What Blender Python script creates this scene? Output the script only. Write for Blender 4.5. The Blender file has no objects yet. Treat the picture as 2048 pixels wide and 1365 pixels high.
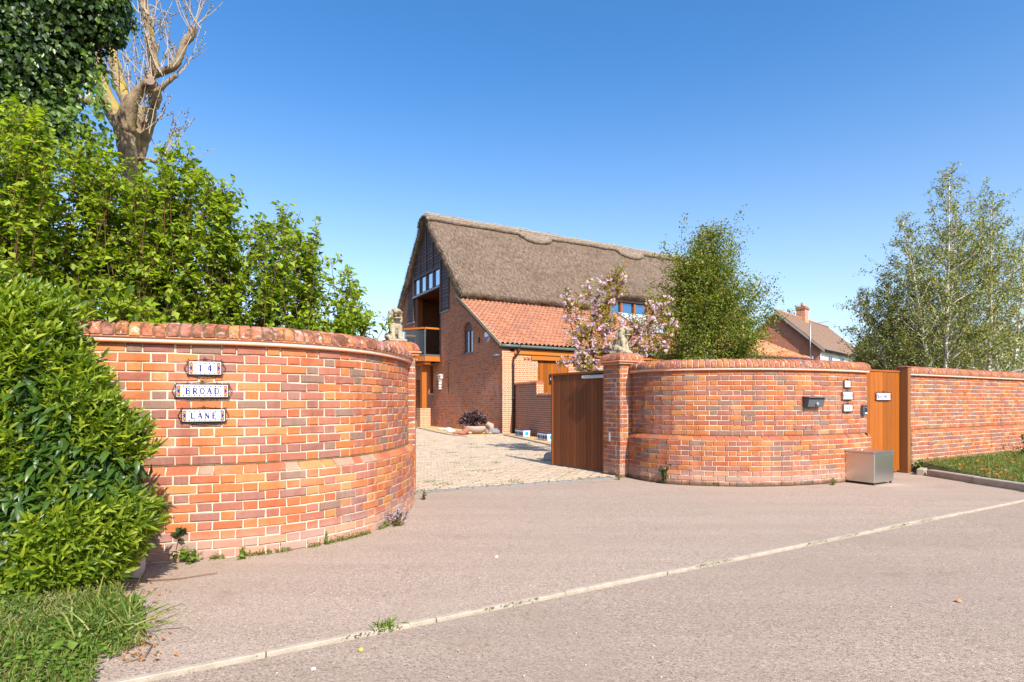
import bpy, bmesh, math, random
import numpy as np
from mathutils import Vector, Matrix, Euler
random.seed(11)
rng = np.random.default_rng(11)
scene = bpy.context.scene
COL = scene.collection
PI = math.pi

# ------------------------------------------------------------------ camera, sky, sun, exposure
F, HOR, H = 1138.0, 802.0, 1.27          # focal length in photo pixels, horizon row, eye height
cam_d = bpy.data.cameras.new('camera'); cam = bpy.data.objects.new('camera', cam_d); COL.objects.link(cam)
cam.location = (0, 0, H); cam.rotation_euler = (PI/2, 0, 0)
cam_d.sensor_width = 36; cam_d.lens = 36*F/2048
cam_d.shift_y = (HOR-682.5)/2048
cam_d.clip_start = 0.05; cam_d.clip_end = 3000
scene.camera = cam

SUN_EL = math.radians(40); SUN_DIR = Vector((0.435, -0.90, 0)).normalized()
to_sun = Vector((SUN_DIR.x*math.cos(SUN_EL), SUN_DIR.y*math.cos(SUN_EL), math.sin(SUN_EL)))
world = bpy.data.worlds.new('World'); scene.world = world; world.use_nodes = True
wn = world.node_tree
bg = wn.nodes['Background']
sky = wn.nodes.new('ShaderNodeTexSky'); sky.sky_type = 'NISHITA'; sky.sun_disc = False
sky.sun_elevation = SUN_EL; sky.sun_rotation = math.atan2(to_sun.x, to_sun.y)
sky.air_density = 1.0; sky.dust_density = 1.3; sky.ozone_density = 4.0; sky.altitude = 0
hsv = wn.nodes.new('ShaderNodeHueSaturation'); tco = wn.nodes.new('ShaderNodeTexCoord'); sxy = wn.nodes.new('ShaderNodeSeparateXYZ'); wn.links.new(tco.outputs['Generated'], sxy.inputs[0])
mrg = wn.nodes.new('ShaderNodeMapRange'); mrg.inputs['From Min'].default_value = 0.0; mrg.inputs['From Max'].default_value = 0.55
mrg.inputs['To Min'].default_value = 0.86; mrg.inputs['To Max'].default_value = 1.25; mrg.interpolation_type = 'SMOOTHSTEP'
wn.links.new(sxy.outputs['Z'], mrg.inputs['Value']); wn.links.new(mrg.outputs[0], hsv.inputs['Saturation'])
wn.links.new(sky.outputs[0], hsv.inputs['Color']); wn.links.new(hsv.outputs[0], bg.inputs[0]); bg.inputs[1].default_value = 0.14
sd = bpy.data.lights.new('sun', 'SUN'); sd.energy = 4.4; sd.angle = math.radians(0.5); sd.color = (1.0, 0.94, 0.86)
so = bpy.data.objects.new('sun', sd); COL.objects.link(so)
so.rotation_euler = (-to_sun).to_track_quat('-Z', 'Y').to_euler()
scene.view_settings.view_transform = 'Standard'; scene.view_settings.look = 'None'
scene.view_settings.gamma = 1; scene.view_settings.use_curve_mapping = False
scene.view_settings.exposure = 0.87

# ------------------------------------------------------------------ helpers
def pt(u, v, Y): return Vector(((u-1024)/F*Y, Y, H+(HOR-v)/F*Y))
def gp(u, v, z=0.0):
    Y = (H-z)*F/(v-HOR); return Vector(((u-1024)/F*Y, Y, z))
def uv_of(p): return 1024+F*p[0]/p[1], HOR-F*(p[2]-H)/p[1]

class MB:
    def __init__(s): s.v = []; s.f = []; s.uv = {}
    def add(s, vs, fs):
        b = len(s.v); s.v += [tuple(x) for x in vs]; s.f += [tuple(b+i for i in f) for f in fs]; return b
    def box(s, lo, hi, M=None):
        x0, y0, z0 = lo; x1, y1, z1 = hi
        vs = [Vector(c) for c in ((x0,y0,z0),(x1,y0,z0),(x1,y1,z0),(x0,y1,z0),(x0,y0,z1),(x1,y0,z1),(x1,y1,z1),(x0,y1,z1))]
        if M is not None: vs = [M @ c for c in vs]
        s.add(vs, [(0,3,2,1),(4,5,6,7),(0,1,5,4),(1,2,6,5),(2,3,7,6),(3,0,4,7)])
    def cbox(s, lo, hi, c=0.004, M=None):
        """box with chamfered edges"""
        bm = bmesh.new(); bmesh.ops.create_cube(bm, size=1)
        for q in bm.verts: q.co = Vector([lo[i]+(q.co[i]+.5)*(hi[i]-lo[i]) for i in range(3)])
        bmesh.ops.bevel(bm, geom=bm.edges[:], offset=c, segments=1, affect='EDGES')
        s.bm(bm, M); bm.free()
    def bm(s, bm, M=None):
        bm.verts.index_update()
        s.add([(M @ q.co if M is not None else q.co) for q in bm.verts], [[q.index for q in f.verts] for f in bm.faces])
    def prism(s, poly, vec, caps=True):
        n = len(poly); vec = Vector(vec); a = [Vector(p) for p in poly]
        s.add(a+[p+vec for p in a], [(i,(i+1)%n,n+(i+1)%n,n+i) for i in range(n)] + ([tuple(range(n))[::-1], tuple(range(n,2*n))] if caps else []))
    def tube(s, pts, rad, n=6, caps=True):
        pts = [Vector(p) for p in pts]; m = len(pts)
        if not hasattr(rad, '__len__'): rad = [rad]*m
        vs = []; ref = Vector((0.31, 0.17, 0.93))
        for i, p in enumerate(pts):
            t = (pts[min(i+1,m-1)]-pts[max(i-1,0)])
            t = t.normalized() if t.length > 1e-9 else Vector((0,0,1))
            a = t.cross(ref)
            if a.length < 0.15: a = t.cross(Vector((1,0,0)))
            a.normalize(); b = t.cross(a)
            for k in range(n):
                g = 2*PI*k/n; vs.append(p+(a*math.cos(g)+b*math.sin(g))*rad[i])
        fs = [(i*n+k, i*n+(k+1)%n, (i+1)*n+(k+1)%n, (i+1)*n+k) for i in range(m-1) for k in range(n)]
        if caps: fs += [tuple(range(n))[::-1], tuple(range((m-1)*n, m*n))]
        s.add(vs, fs)
    def ell(s, c, r, rot=None, seg=14, rings=9):
        bm = bmesh.new(); bmesh.ops.create_uvsphere(bm, u_segments=seg, v_segments=rings, radius=1)
        M = Matrix.Translation(Vector(c)) @ (rot.to_matrix().to_4x4() if rot else Matrix()) @ Matrix.Diagonal((r[0],r[1],r[2],1))
        s.bm(bm, M); bm.free()
    def build(s, name, mat, parent=None, smooth=False, M=None):
        me = bpy.data.meshes.new(name); me.from_pydata(s.v, [], s.f); me.update()
        if s.uv:
            ul = me.uv_layers.new(name='UVMap')
            for l in me.loops: ul.data[l.index].uv = s.uv.get(l.vertex_index, (0, 0))
        return link(name, me, mat, parent, smooth, M)

def link(name, me, mat, parent=None, smooth=False, M=None):
    if mat is not None and not me.materials: me.materials.append(mat)
    if smooth: me.polygons.foreach_set('use_smooth', [True]*len(me.polygons))
    o = bpy.data.objects.new(name, me); COL.objects.link(o)
    if parent is not None:
        o.parent = parent; o.matrix_parent_inverse = world_m(parent).inverted()
    if M is not None: o.matrix_basis = M
    return o
def world_m(o):
    M = Matrix.LocRotScale(o.location, o.rotation_euler, o.scale)
    if o.parent: M = world_m(o.parent) @ o.matrix_parent_inverse @ M
    return M
def npmesh(name, V, Fc, mat, parent=None, smooth=False):
    """V (n,3) array, Fc (m,k) array"""
    V = np.asarray(V, np.float32); Fc = np.asarray(Fc, np.int32); k = Fc.shape[1]
    me = bpy.data.meshes.new(name)
    me.vertices.add(len(V)); me.vertices.foreach_set('co', V.ravel())
    me.loops.add(Fc.size); me.loops.foreach_set('vertex_index', Fc.ravel())
    me.polygons.add(len(Fc)); me.polygons.foreach_set('loop_start', np.arange(len(Fc), dtype=np.int32)*k)
    me.update(calc_edges=True); me.validate()
    return link(name, me, mat, parent, smooth)
def tag(o, label=None, cat=None, group=None, kind=None):
    if label: o['label'] = label
    if cat: o['category'] = cat
    if group: o['group'] = group
    if kind: o['kind'] = kind
    return o
def thing(name, label, cat, loc=(0,0,0), rz=0.0, group=None):
    o = bpy.data.objects.new(name, None); COL.objects.link(o)
    o.location = loc; o.rotation_euler = (0,0,rz); o.empty_display_size = .1
    return tag(o, label, cat, group)
def copy_tree(o, parent=None):
    c = o.copy(); COL.objects.link(c)
    if parent is not None: c.parent = parent
    for ch in o.children: copy_tree(ch, c)
    return c

class Path:
    """smooth plan curve; .at(s) gives point, tangent, outward normal (right of travel)"""
    def __init__(s, pts, smooth=True, dense=None):
        if dense is None:
            if smooth and len(pts) > 2:
                P = [np.array(p[:2], float) for p in pts]
                P = [2*P[0]-P[1]] + P + [2*P[-1]-P[-2]]
                d = []
                for i in range(1, len(P)-2):
                    for t in np.linspace(0, 1, 14, endpoint=False):
                        a, b, c, e = P[i-1], P[i], P[i+1], P[i+2]
                        d.append(.5*(2*b+(c-a)*t+(2*a-5*b+4*c-e)*t*t+(3*b-a-3*c+e)*t**3))
                d.append(P[-2])
            else: d = [np.array(p[:2], float) for p in pts]
            dense = np.array(d)
            if smooth and len(dense) > 10:
                for _ in range(6):
                    q = dense.copy(); q[1:-1] = (dense[:-2]+2*dense[1:-1]+dense[2:])/4; dense = q
        s.d = np.array(dense); seg = np.linalg.norm(np.diff(s.d, axis=0), axis=1)
        s.c = np.concatenate([[0], np.cumsum(seg)]); s.L = s.c[-1]
    def xy(s, a): return np.array([np.interp(a, s.c, s.d[:,0]), np.interp(a, s.c, s.d[:,1])])
    def at(s, a):
        e = .03; p = s.xy(min(max(a, 0), s.L)); t = s.xy(min(a+e, s.L))-s.xy(max(a-e, 0)); t = t/np.linalg.norm(t)
        return Vector((p[0], p[1], 0)), Vector((t[0], t[1], 0)), Vector((t[1], -t[0], 0))
    def offset(s, o):
        t = np.gradient(s.d, axis=0); t /= np.linalg.norm(t, axis=1)[:,None]
        return Path(None, dense=s.d - np.stack([t[:,1], -t[:,0]], 1)*o)
    def at_u(s, u):
        best = min(np.linspace(0, s.L, 600), key=lambda a: abs(1024+F*s.xy(a)[0]/s.xy(a)[1]-u)); return best
    def frame(s, a, z=0.0):
        """matrix: x along the wall, y into the wall, z up"""
        p, t, n = s.at(a); M = Matrix.Identity(4)
        for i in range(3): M[i][0] = t[i]; M[i][1] = -n[i]
        M[0][3], M[1][3], M[2][3] = p.x, p.y, z
        return M

class Frame:
    def __init__(s, o, a): s.o = Vector((o[0], o[1], 0)); s.S = Vector((math.cos(a), math.sin(a), 0)); s.N = Vector((-math.sin(a), math.cos(a), 0))
    def P(s, a, t, z): return s.o+s.S*a+s.N*t+Vector((0,0,z))
    def M(s, a=0, t=0, z=0):
        M = Matrix.Identity(4); p = s.P(a, t, z)
        for i in range(3): M[i][0] = s.S[i]; M[i][1] = s.N[i]; M[i][3] = p[i]
        return M
A0 = math.radians(29.7)
ST = Frame((0, 0), A0)

# ------------------------------------------------------------------ materials
def nmat(name, rough=.8, spec=.3):
    m = bpy.data.materials.new(name); m.use_nodes = True; nt = m.node_tree; b = nt.nodes['Principled BSDF']
    b.inputs['Roughness'].default_value = rough; b.inputs['Specular IOR Level'].default_value = spec
    return m, nt, b
def nd(nt, typ, **kw):
    n = nt.nodes.new(typ)
    for k, v in kw.items():
        if k in n.inputs: 
            if hasattr(v, 'is_output'): nt.links.new(v, n.inputs[k])
            else: n.inputs[k].default_value = v
        else: setattr(n, k, v)
    return n
def ramp(nt, fac, stops, const=False):
    r = nt.nodes.new('ShaderNodeValToRGB'); e = r.color_ramp.elements
    if const: r.color_ramp.interpolation = 'CONSTANT'
    while len(e) < len(stops): e.new(0.5)
    for q, (p, c) in zip(e, stops):
        q.position = p; q.color = (*c, 1) if len(c) == 3 else c
    nt.links.new(fac, r.inputs[0]); return r.outputs[0]
def mix(nt, fac, a, b, mode='MIX'):
    n = nt.nodes.new('ShaderNodeMix'); n.data_type = 'RGBA'; n.blend_type = mode
    for i, v in ((0, fac), (6, a), (7, b)):
        if hasattr(v, 'is_output'): nt.links.new(v, n.inputs[i])
        else: n.inputs[i].default_value = (*v, 1) if hasattr(v, '__len__') else v
    return n.outputs[2]
def mth(nt, op, a, b=0.0, clamp=False):
    n = nt.nodes.new('ShaderNodeMath'); n.operation = op; n.use_clamp = clamp
    for i, v in ((0, a), (1, b)):
        if hasattr(v, 'is_output'): nt.links.new(v, n.inputs[i])
        else: n.inputs[i].default_value = v
    return n.outputs[0]
def noise(nt, vec, scale, detail=3, rough=.55, out='Fac'):
    n = nd(nt, 'ShaderNodeTexNoise', Scale=scale, Detail=detail, Roughness=rough)
    if vec is not None: nt.links.new(vec, n.inputs['Vector'])
    return n.outputs[out]
def pos(nt): return nt.nodes.new('ShaderNodeNewGeometry').outputs['Position']
def bump(nt, b, h, strength=.3, dist=.01):
    n = nd(nt, 'ShaderNodeBump', Strength=strength, Distance=dist, Height=h); nt.links.new(n.outputs[0], b.inputs['Normal']); return n
def rnd01(nt):
    g = nt.nodes.new('ShaderNodeNewGeometry'); o = nt.nodes.new('ShaderNodeObjectInfo')
    return mth(nt, 'FRACT', mth(nt, 'ADD', mth(nt, 'MULTIPLY', g.outputs['Random Per Island'], 7.31), mth(nt, 'MULTIPLY', o.outputs['Random'], 5.77)))
def setc(nt, b, c):
    if hasattr(c, 'is_output'): nt.links.new(c, b.inputs['Base Color'])
    else: b.inputs['Base Color'].default_value = (*c, 1)

def simple(name, col, rough=.7, spec=.3, var=.15, scale=8, metal=0.0, bmp=0.0, bscale=60):
    m, nt, b = nmat(name, rough, spec); p = pos(nt); f = noise(nt, p, scale, 5)
    setc(nt, b, mix(nt, f, tuple(c*(1-var) for c in col), tuple(min(1, c*(1+var)) for c in col)))
    b.inputs['Metallic'].default_value = metal
    if bmp: bump(nt, b, noise(nt, p, bscale, 4), bmp, .01)
    return m

BRICKS = [(.0,(.47,.12,.045)),(.14,(.54,.165,.045)),(.25,(.38,.13,.085)),(.36,(.56,.20,.055)),(.44,(.33,.145,.11)),(.54,(.50,.14,.05)),
          (.63,(.27,.165,.12)),(.71,(.43,.155,.10)),(.79,(.53,.175,.06)),(.88,(.30,.13,.10)),(.93,(.56,.24,.075))]
def brick_mat(name, pal=BRICKS, gain=1.0, bloom=.5, moss=0.0, low=0.0):
    m, nt, b = nmat(name, .86, .2); p = pos(nt); r = rnd01(nt)
    c = ramp(nt, r, [(q, tuple(x*gain for x in k)) for q, k in pal], True)
    shade = noise(nt, p, 9, 4)
    c = mix(nt, mth(nt, 'MULTIPLY', shade, .75), c, mix(nt, .4, c, (.36*gain,.17*gain,.11*gain)))
    gr = noise(nt, p, 170, 3)
    c = mix(nt, .55, c, mix(nt, 1.0, c, ramp(nt, gr, [(.3,(.62,.62,.62)),(.75,(1.2,1.2,1.2))]), 'MULTIPLY'))
    ef = ramp(nt, noise(nt, p, 3.1, 6, .7), [(.5,(0,0,0)),(.78,(1,1,1))])
    c = mix(nt, mth(nt, 'MULTIPLY', ef, bloom), c, (.62,.47,.40))
    sp = ramp(nt, noise(nt, p, 55, 2), [(.71,(0,0,0)),(.75,(1,1,1))])
    c = mix(nt, mth(nt, 'MULTIPLY', sp, .5), c, (.08,.06,.055))
    sep = nd(nt, 'ShaderNodeSeparateXYZ', Vector=p)
    if moss:
        mo = ramp(nt, noise(nt, p, 7, 6, .75), [(.44,(0,0,0)),(.58,(1,1,1))])
        c = mix(nt, mth(nt, 'MULTIPLY', mo, moss), c, (.075,.04,.018))
        li = ramp(nt, noise(nt, p, 16, 5, .7), [(.56,(0,0,0)),(.64,(1,1,1))])
        c = mix(nt, mth(nt, 'MULTIPLY', li, .55), c, (.62,.55,.46))
    mps = nd(nt, 'ShaderNodeMapping', Vector=p); mps.inputs['Scale'].default_value = (5, 5, .55)
    stk = ramp(nt, noise(nt, mps.outputs[0], 1.6, 6, .7), [(.50,(0,0,0)),(.72,(1,1,1))])
    c = mix(nt, mth(nt, 'MULTIPLY', stk, .42), c, mix(nt, 1, c, (.50,.42,.36), 'MULTIPLY'))
    # damp, salts and moss in the lowest courses, an irregular tide line
    tide = mth(nt, 'SUBTRACT', mth(nt, 'ADD', .14, mth(nt, 'MULTIPLY', noise(nt, p, 2.6, 5), .22)), sep.outputs[2])
    tide = mth(nt, 'MULTIPLY', tide, 9, True)
    c = mix(nt, mth(nt, 'MULTIPLY', tide, .38), c, (.46,.33,.27))
    if low:
        lo = mth(nt, 'MULTIPLY', mth(nt, 'SUBTRACT', mth(nt, 'MULTIPLY', noise(nt, p, 5, 6, .75), .17), sep.outputs[2]), 16, True)
        c = mix(nt, mth(nt, 'MULTIPLY', lo, low), c, (.07,.045,.025))
    setc(nt, b, c)
    bump(nt, b, mth(nt, 'ADD', noise(nt, p, 130, 4), mth(nt, 'MULTIPLY', noise(nt, p, 24, 3), 1.5)), .45, .006)
    return m
def mortar_mat(name, col=(.60,.49,.37), low=0.0):
    m, nt, b = nmat(name, .95, .1); p = pos(nt)
    c = mix(nt, noise(nt, p, 5, 6, .7), tuple(x*.78 for x in col), tuple(min(1, x*1.12) for x in col))
    if low:
        sep = nd(nt, 'ShaderNodeSeparateXYZ', Vector=p)
        lo = mth(nt, 'MULTIPLY', mth(nt, 'SUBTRACT', mth(nt, 'MULTIPLY', noise(nt, p, 5, 6, .75), .17), sep.outputs[2]), 16, True)
        c = mix(nt, mth(nt, 'MULTIPLY', lo, low), c, (.08,.05,.028))
    mps = nd(nt, 'ShaderNodeMapping', Vector=p); mps.inputs['Scale'].default_value = (5, 5, .55)
    stk = ramp(nt, noise(nt, mps.outputs[0], 1.6, 6, .7), [(.50,(0,0,0)),(.72,(1,1,1))])
    c = mix(nt, mth(nt, 'MULTIPLY', stk, .6), c, mix(nt, 1, c, (.50,.42,.36), 'MULTIPLY'))
    setc(nt, b, c)
    bump(nt, b, noise(nt, p, 220, 3), .4, .004); return m

def leaf_mat(name, cols, rough=.45, trans=.35, spec=.35, sat_t=1.25):
    m, nt, b = nmat(name, rough, spec); r = rnd01(nt)
    n = len(cols); c = ramp(nt, r, [(i/max(n-1,1), k) for i, k in enumerate(cols)])
    setc(nt, b, c)
    tr = nt.nodes.new('ShaderNodeBsdfTranslucent')
    nt.links.new(mix(nt, 1.0, c, (1.5*sat_t, 1.55*sat_t, .55), 'MULTIPLY'), tr.inputs[0])
    ms = nt.nodes.new('ShaderNodeMixShader'); ms.inputs[0].default_value = trans
    nt.links.new(b.outputs[0], ms.inputs[1]); nt.links.new(tr.outputs[0], ms.inputs[2])
    nt.links.new(ms.outputs[0], nt.nodes['Material Output'].inputs[0]); return m

def wood_mat(name, dark, light, rough=.5, gloss=.35, vert=True, stretch=18):
    m, nt, b = nmat(name, rough, gloss); p = pos(nt)
    mp = nd(nt, 'ShaderNodeMapping', Vector=p); mp.inputs['Scale'].default_value = (stretch, stretch, 1.2) if vert else (1.5, 1.5, stretch)
    g = noise(nt, mp.outputs[0], 3, 5, .6); r = rnd01(nt)
    c = mix(nt, g, dark, light)
    c = mix(nt, .55, c, mix(nt, 1, c, ramp(nt, r, [(0,(.5,.5,.5)),(1,(1.3,1.3,1.3))]), 'MULTIPLY'))
    setc(nt, b, c); bump(nt, b, g, .12, .004); return m

def asphalt_mat(name, lo, hi, stain):
    m, nt, b = nmat(name, .9, .2); p = pos(nt)
    v = nd(nt, 'ShaderNodeTexVoronoi', Scale=125.0); nt.links.new(p, v.inputs['Vector'])
    sx = nd(nt, 'ShaderNodeSeparateColor', Color=v.outputs['Color'])
    c = ramp(nt, sx.outputs[0], [(0, lo), (.22, tuple((a*.45+b_*.55) for a, b_ in zip(lo, hi))), (.6, tuple((a*.2+b_*.8) for a, b_ in zip(lo, hi))), (.93, hi), (1, tuple(min(1, x*1.3+.03) for x in hi))])
    f = noise(nt, p, 38, 4, .7); c = mix(nt, .6, c, mix(nt, 1, c, ramp(nt, f, [(.3,(.80,.79,.78)),(.7,(1.12,1.12,1.12))]), 'MULTIPLY'))
    big = ramp(nt, noise(nt, p, .55, 6, .62), [(.38,(0,0,0)),(.64,(1,1,1))])
    c = mix(nt, mth(nt, 'MULTIPLY', big, .55), c, stain)
    mpt = nd(nt, 'ShaderNodeMapping', Vector=p); mpt.inputs['Rotation'].default_value = (0, 0, -A0); mpt.inputs['Scale'].default_value = (.22, 2.2, 1)
    trk = ramp(nt, noise(nt, mpt.outputs[0], 1.1, 5, .6), [(.42,(.84,.83,.82)),(.6,(1.07,1.07,1.07))])
    c = mix(nt, .32, c, mix(nt, 1, c, trk, 'MULTIPLY'))
    pa = ramp(nt, noise(nt, p, 2.3, 6, .72), [(.56,(0,0,0)),(.7,(1,1,1))])
    c = mix(nt, mth(nt, 'MULTIPLY', pa, .32), c, mix(nt, 1, c, (.62,.54,.40), 'MULTIPLY'))
    mo = ramp(nt, noise(nt, p, 14, 6, .75), [(.66,(0,0,0)),(.74,(1,1,1))])
    c = mix(nt, mth(nt, 'MULTIPLY', mth(nt, 'MULTIPLY', mo, big), .55), c, (.16,.12,.05))
    setc(nt, b, c)
    bump(nt, b, mth(nt, 'SUBTRACT', mth(nt, 'MULTIPLY', f, .6), v.outputs['Distance']), .45, .005)
    return m

M_BRICK_L = brick_mat('brick_pale_front', gain=.90, bloom=.2)
M_BRICK_R = brick_mat('brick_right', gain=.78, bloom=.24, low=.85)
M_BRICK_S = brick_mat('brick_far', gain=.84, bloom=.28)
COPE = [(0,(.42,.13,.07)),(.2,(.50,.17,.06)),(.4,(.36,.13,.09)),(.6,(.46,.14,.07)),(.8,(.33,.13,.10)),(.9,(.52,.2,.06))]
M_COPE_L = brick_mat('coping_mossy', COPE, 1.08, .55, .8)
M_COPE_R = brick_mat('coping_brick', COPE, .88, .15, .28)
M_PLINTH_R = brick_mat('plinth_brick_red', [(0,(.47,.13,.05)),(.35,(.42,.11,.05)),(.7,(.53,.18,.06)),(.9,(.36,.13,.08))], .85, .15)
M_PLINTH = brick_mat('plinth_brick', [(0,(.50,.17,.06)),(.3,(.46,.13,.06)),(.6,(.55,.24,.08)),(.88,(.46,.27,.18))], .86, .25)
M_MORTAR = mortar_mat('lime_mortar')
M_MORTAR_R = mortar_mat('lime_mortar_damp', (.54,.44,.34), .85)
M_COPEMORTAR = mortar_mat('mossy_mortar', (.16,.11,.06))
M_TERRA = simple('terracotta_lip', (.56,.22,.11), .75, .25, .25, 9)
M_OAK_DARK = wood_mat('brown_gate_wood', (.11,.033,.010), (.25,.074,.020), .55, .2)
M_OAK_MID = wood_mat('brown_post_wood', (.20,.075,.022), (.30,.12,.04), .5, .35)
M_OAK = wood_mat('orange_oak', (.22,.058,.007), (.38,.112,.012), .5, .25)
M_OAKH = wood_mat('orange_oak_beam', (.36,.10,.012), (.55,.175,.025), .45, .35, False)
M_IRON = simple('black_iron', (.018,.014,.012), .5, .4)
M_WHITE = simple('white_glaze', (.80,.80,.79), .22, .5, .03)
M_BLUE = simple('blue_glaze', (.025,.025,.26), .25, .5, .1)
M_YEL = simple('yellow_glaze', (.75,.42,.03), .3, .5, .1)
M_RED = simple('red_glaze', (.62,.075,.03), .3, .5, .1)
M_PINK = simple('pale_pink_glaze', (.66,.42,.36), .3, .5, .1)
M_STEEL = simple('brushed_steel', (.62,.62,.60), .30, .5, .05, 30, 1.0)
M_GREYM = simple('dark_grey_metal', (.085,.092,.105), .5, .4, .08)
M_BLACK = simple('black_plastic', (.012,.012,.014), .4, .4)
M_GALV = simple('galvanised', (.50,.51,.52), .45, .5, .12, 25, .8)
M_STONE = simple('weathered_stone', (.34,.29,.20), .95, .1, .6, 14, 0, .6, 70)
M_CONC = simple('pale_concrete', (.42,.345,.265), .95, .1, .4, 16, 0, .5, 160)
M_KERB = simple('grey_concrete', (.36,.31,.24), .95, .1, .4, 9, 0, .5, 120)
M_ROAD = asphalt_mat('road_asphalt', (.165,.12,.088), (.405,.312,.242), (.295,.225,.172))
M_APRON = asphalt_mat('apron_asphalt', (.175,.128,.094), (.43,.332,.258), (.345,.263,.203))
M_GLASS = None
# ------------------------------------------------------------------ ground, road, apron, drive
def sheet(name, poly, z, mat, parent=None, kind='structure'):
    m = MB(); m.add([(p[0], p[1], z) for p in poly], [tuple(range(len(poly)))])
    o = m.build(name, mat, parent)
    if kind: o['kind'] = kind
    return o
m, nt, b = nmat('soil_and_grass', .95, .1); p = pos(nt)
setc(nt, b, mix(nt, noise(nt, p, .8, 6, .7), (.045,.05,.018), (.10,.085,.04))); bump(nt, b, noise(nt, p, 12, 5), .6, .03); M_SOIL = m
gm = MB(); gm.add([(-900,-300,-.03),(900,-300,-.03),(900,1500,-.03),(-900,1500,-.03)], [(0,1,2,3)])
gm.build('ground', M_SOIL)['kind'] = 'structure'

e0, e1 = gp(230, 1365), gp(2048, 1000)
edir = (e1-e0).normalized(); enor = Vector((-edir.y, edir.x, 0))
EF = Frame((e0.x, e0.y), math.atan2(edir.y, edir.x))
sheet('road', [EF.P(-12,-.06,0), EF.P(-12,-9,0), EF.P(60,-9,0), EF.P(60,-.06,0)], -.004, M_ROAD)
sheet('driveway_apron', [EF.P(-6,.0,0), EF.P(12,.0,0), (7.6,11,0), (6.0,10.6,0), (2.6,10.2,0), (-.6,8.8,0), (-1.6,8.1,0), (-4.6,4.6,0)], .0, M_APRON)
# pale concrete edging between road and apron: one kerb piece after another
edg = thing('edging_strip', None, None, e0); edg['kind'] = 'structure'
x = -1.2
while x < 11.5:
    L = .915
    bmx = MB(); bmx.cbox((0,-.018,-.05), (L-.004, .018, .0035), .003)
    bmx.build('edging_stone', M_CONC, edg, M=EF.M(x, random.uniform(-.004,.004), random.uniform(-.003,.003)))
    x += L
del x
# grey setts across the gate line
thr = thing('threshold', None, None, gp(1020, 972)); thr['kind'] = 'structure'
T0, T1 = gp(836, 986), gp(1245, 955.5)
TF = Frame((T0.x, T0.y), math.atan2(T1.y-T0.y, T1.x-T0.x)); TL = (T1-T0).length
M_SETT = simple('grey_granite', (.20,.20,.20), .85, .2, .3, 30, 0, .5, 90)
a = -.2
while a < TL:
    w = random.uniform(.17,.23)
    q = MB(); q.cbox((0,0,-.04), (w-.012, .10, .012), .006); q.build('granite_sett', M_SETT, thr, M=TF.M(a, 0, random.uniform(-.003,.004))); a += w
# block-paved drive
m, nt, b = nmat('paving_block', .9, .15); p = pos(nt); r = rnd01(nt)
c = ramp(nt, r, [(0,(.46,.35,.24)),(.3,(.53,.415,.29)),(.55,(.45,.325,.235)),(.8,(.50,.39,.265)),(1,(.38,.30,.22))])
c = mix(nt, mth(nt,'MULTIPLY', noise(nt, p, 1.2, 6, .7), .55), c, (.33,.26,.20))
mo = ramp(nt, noise(nt, p, 3.2, 7, .78), [(.56,(0,0,0)),(.66,(1,1,1))]); c = mix(nt, mth(nt,'MULTIPLY',mo,.5), c, (.16,.15,.075))
setc(nt, b, c); bump(nt, b, noise(nt, p, 90, 3), .4, .005); M_PAVER = m
m, nt, b = nmat('joint_sand', .95, .1); p = pos(nt)
setc(nt, b, ramp(nt, noise(nt, p, 5, 6, .75), [(.45,(.36,.28,.19)),(.66,(.17,.16,.07))])); M_JOINT = m
DRIVE = [(-1.7,7.6),(1.85,9.55),(2.9,11.2),(2.2,12.2),(1.1,15.9),(-.35,20.9),(-1.28,19.66),(-2.14,20.5),(-3.06,22.6),(-4.2,25.8),(-6,30),(-9,30),(-5.2,14),(-2.6,9)]
def inside(x, y, poly):
    r = False; n = len(poly)
    for i in range(n):
        x0, y0 = poly[i][:2]; x1, y1 = poly[(i+1) % n][:2]
        if (y0 > y) != (y1 > y) and x < (x1-x0)*(y-y0)/(y1-y0)+x0: r = not r
    return r
drv = thing('driveway', None, None, (0, 12, 0)); drv['kind'] = 'structure'
sheet('drive_bed', DRIVE, .004, M_JOINT, drv, None)
def block_mesh(w, d, h, c, j=.0015, seed=0):
    R = random.Random(seed); g = lambda: R.uniform(-j, j)
    vs = []
    for (cx, z) in ((0, -.03), (0, h-c), (c, h)):
        for sx, sy in ((-1,-1),(1,-1),(1,1),(-1,1)):
            vs.append((sx*(w/2-cx)+g(), sy*(d/2-cx)+g(), z+(g() if z > 0 else 0)))
    fs = [(8,9,10,11)] + [(i,(i+1)%4,4+(i+1)%4,4+i) for i in range(4)] + [(4+i,4+(i+1)%4,8+(i+1)%4,8+i) for i in range(4)]
    return vs, fs
PB = [block_mesh(.192,.092,.016,.005,.002,k) for k in range(4)]
PBM = []
for vs, fs in PB:
    me = bpy.data.meshes.new('paver'); me.from_pydata(vs, [], fs); me.materials.append(M_PAVER); PBM.append(me)
cand = []
for j in range(175):
    for i in range(-40, 50):
        a_, t_ = i*.2+(.1 if j % 2 else 0), .155+j*.1
        q = TF.P(a_, t_, 0)
        if inside(q.x, q.y, DRIVE): cand.append((q, TF.M(a_, t_, random.uniform(-.002,.005)) @ Matrix.Rotation(random.uniform(-.02,.02), 4, 'Z')))
def vis_drive(q):
    u, v = uv_of(q); return (F/q.y)**3 if (836 < u < 1225 and v < 1000 and u < 1100+ (v-925)*4.5) else 0
cand.sort(key=lambda e: -vis_drive(e[0]))
rest = MB()
for k, (q, M) in enumerate(cand):
    if k < 298: link('paver', PBM[k % 4], None, drv, M=M)
    else: rest.add([M @ Vector(x_) for x_ in PB[k % 4][0]], PB[k % 4][1])
rest.build('paving', M_PAVER, drv)['kind'] = 'stuff'
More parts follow.
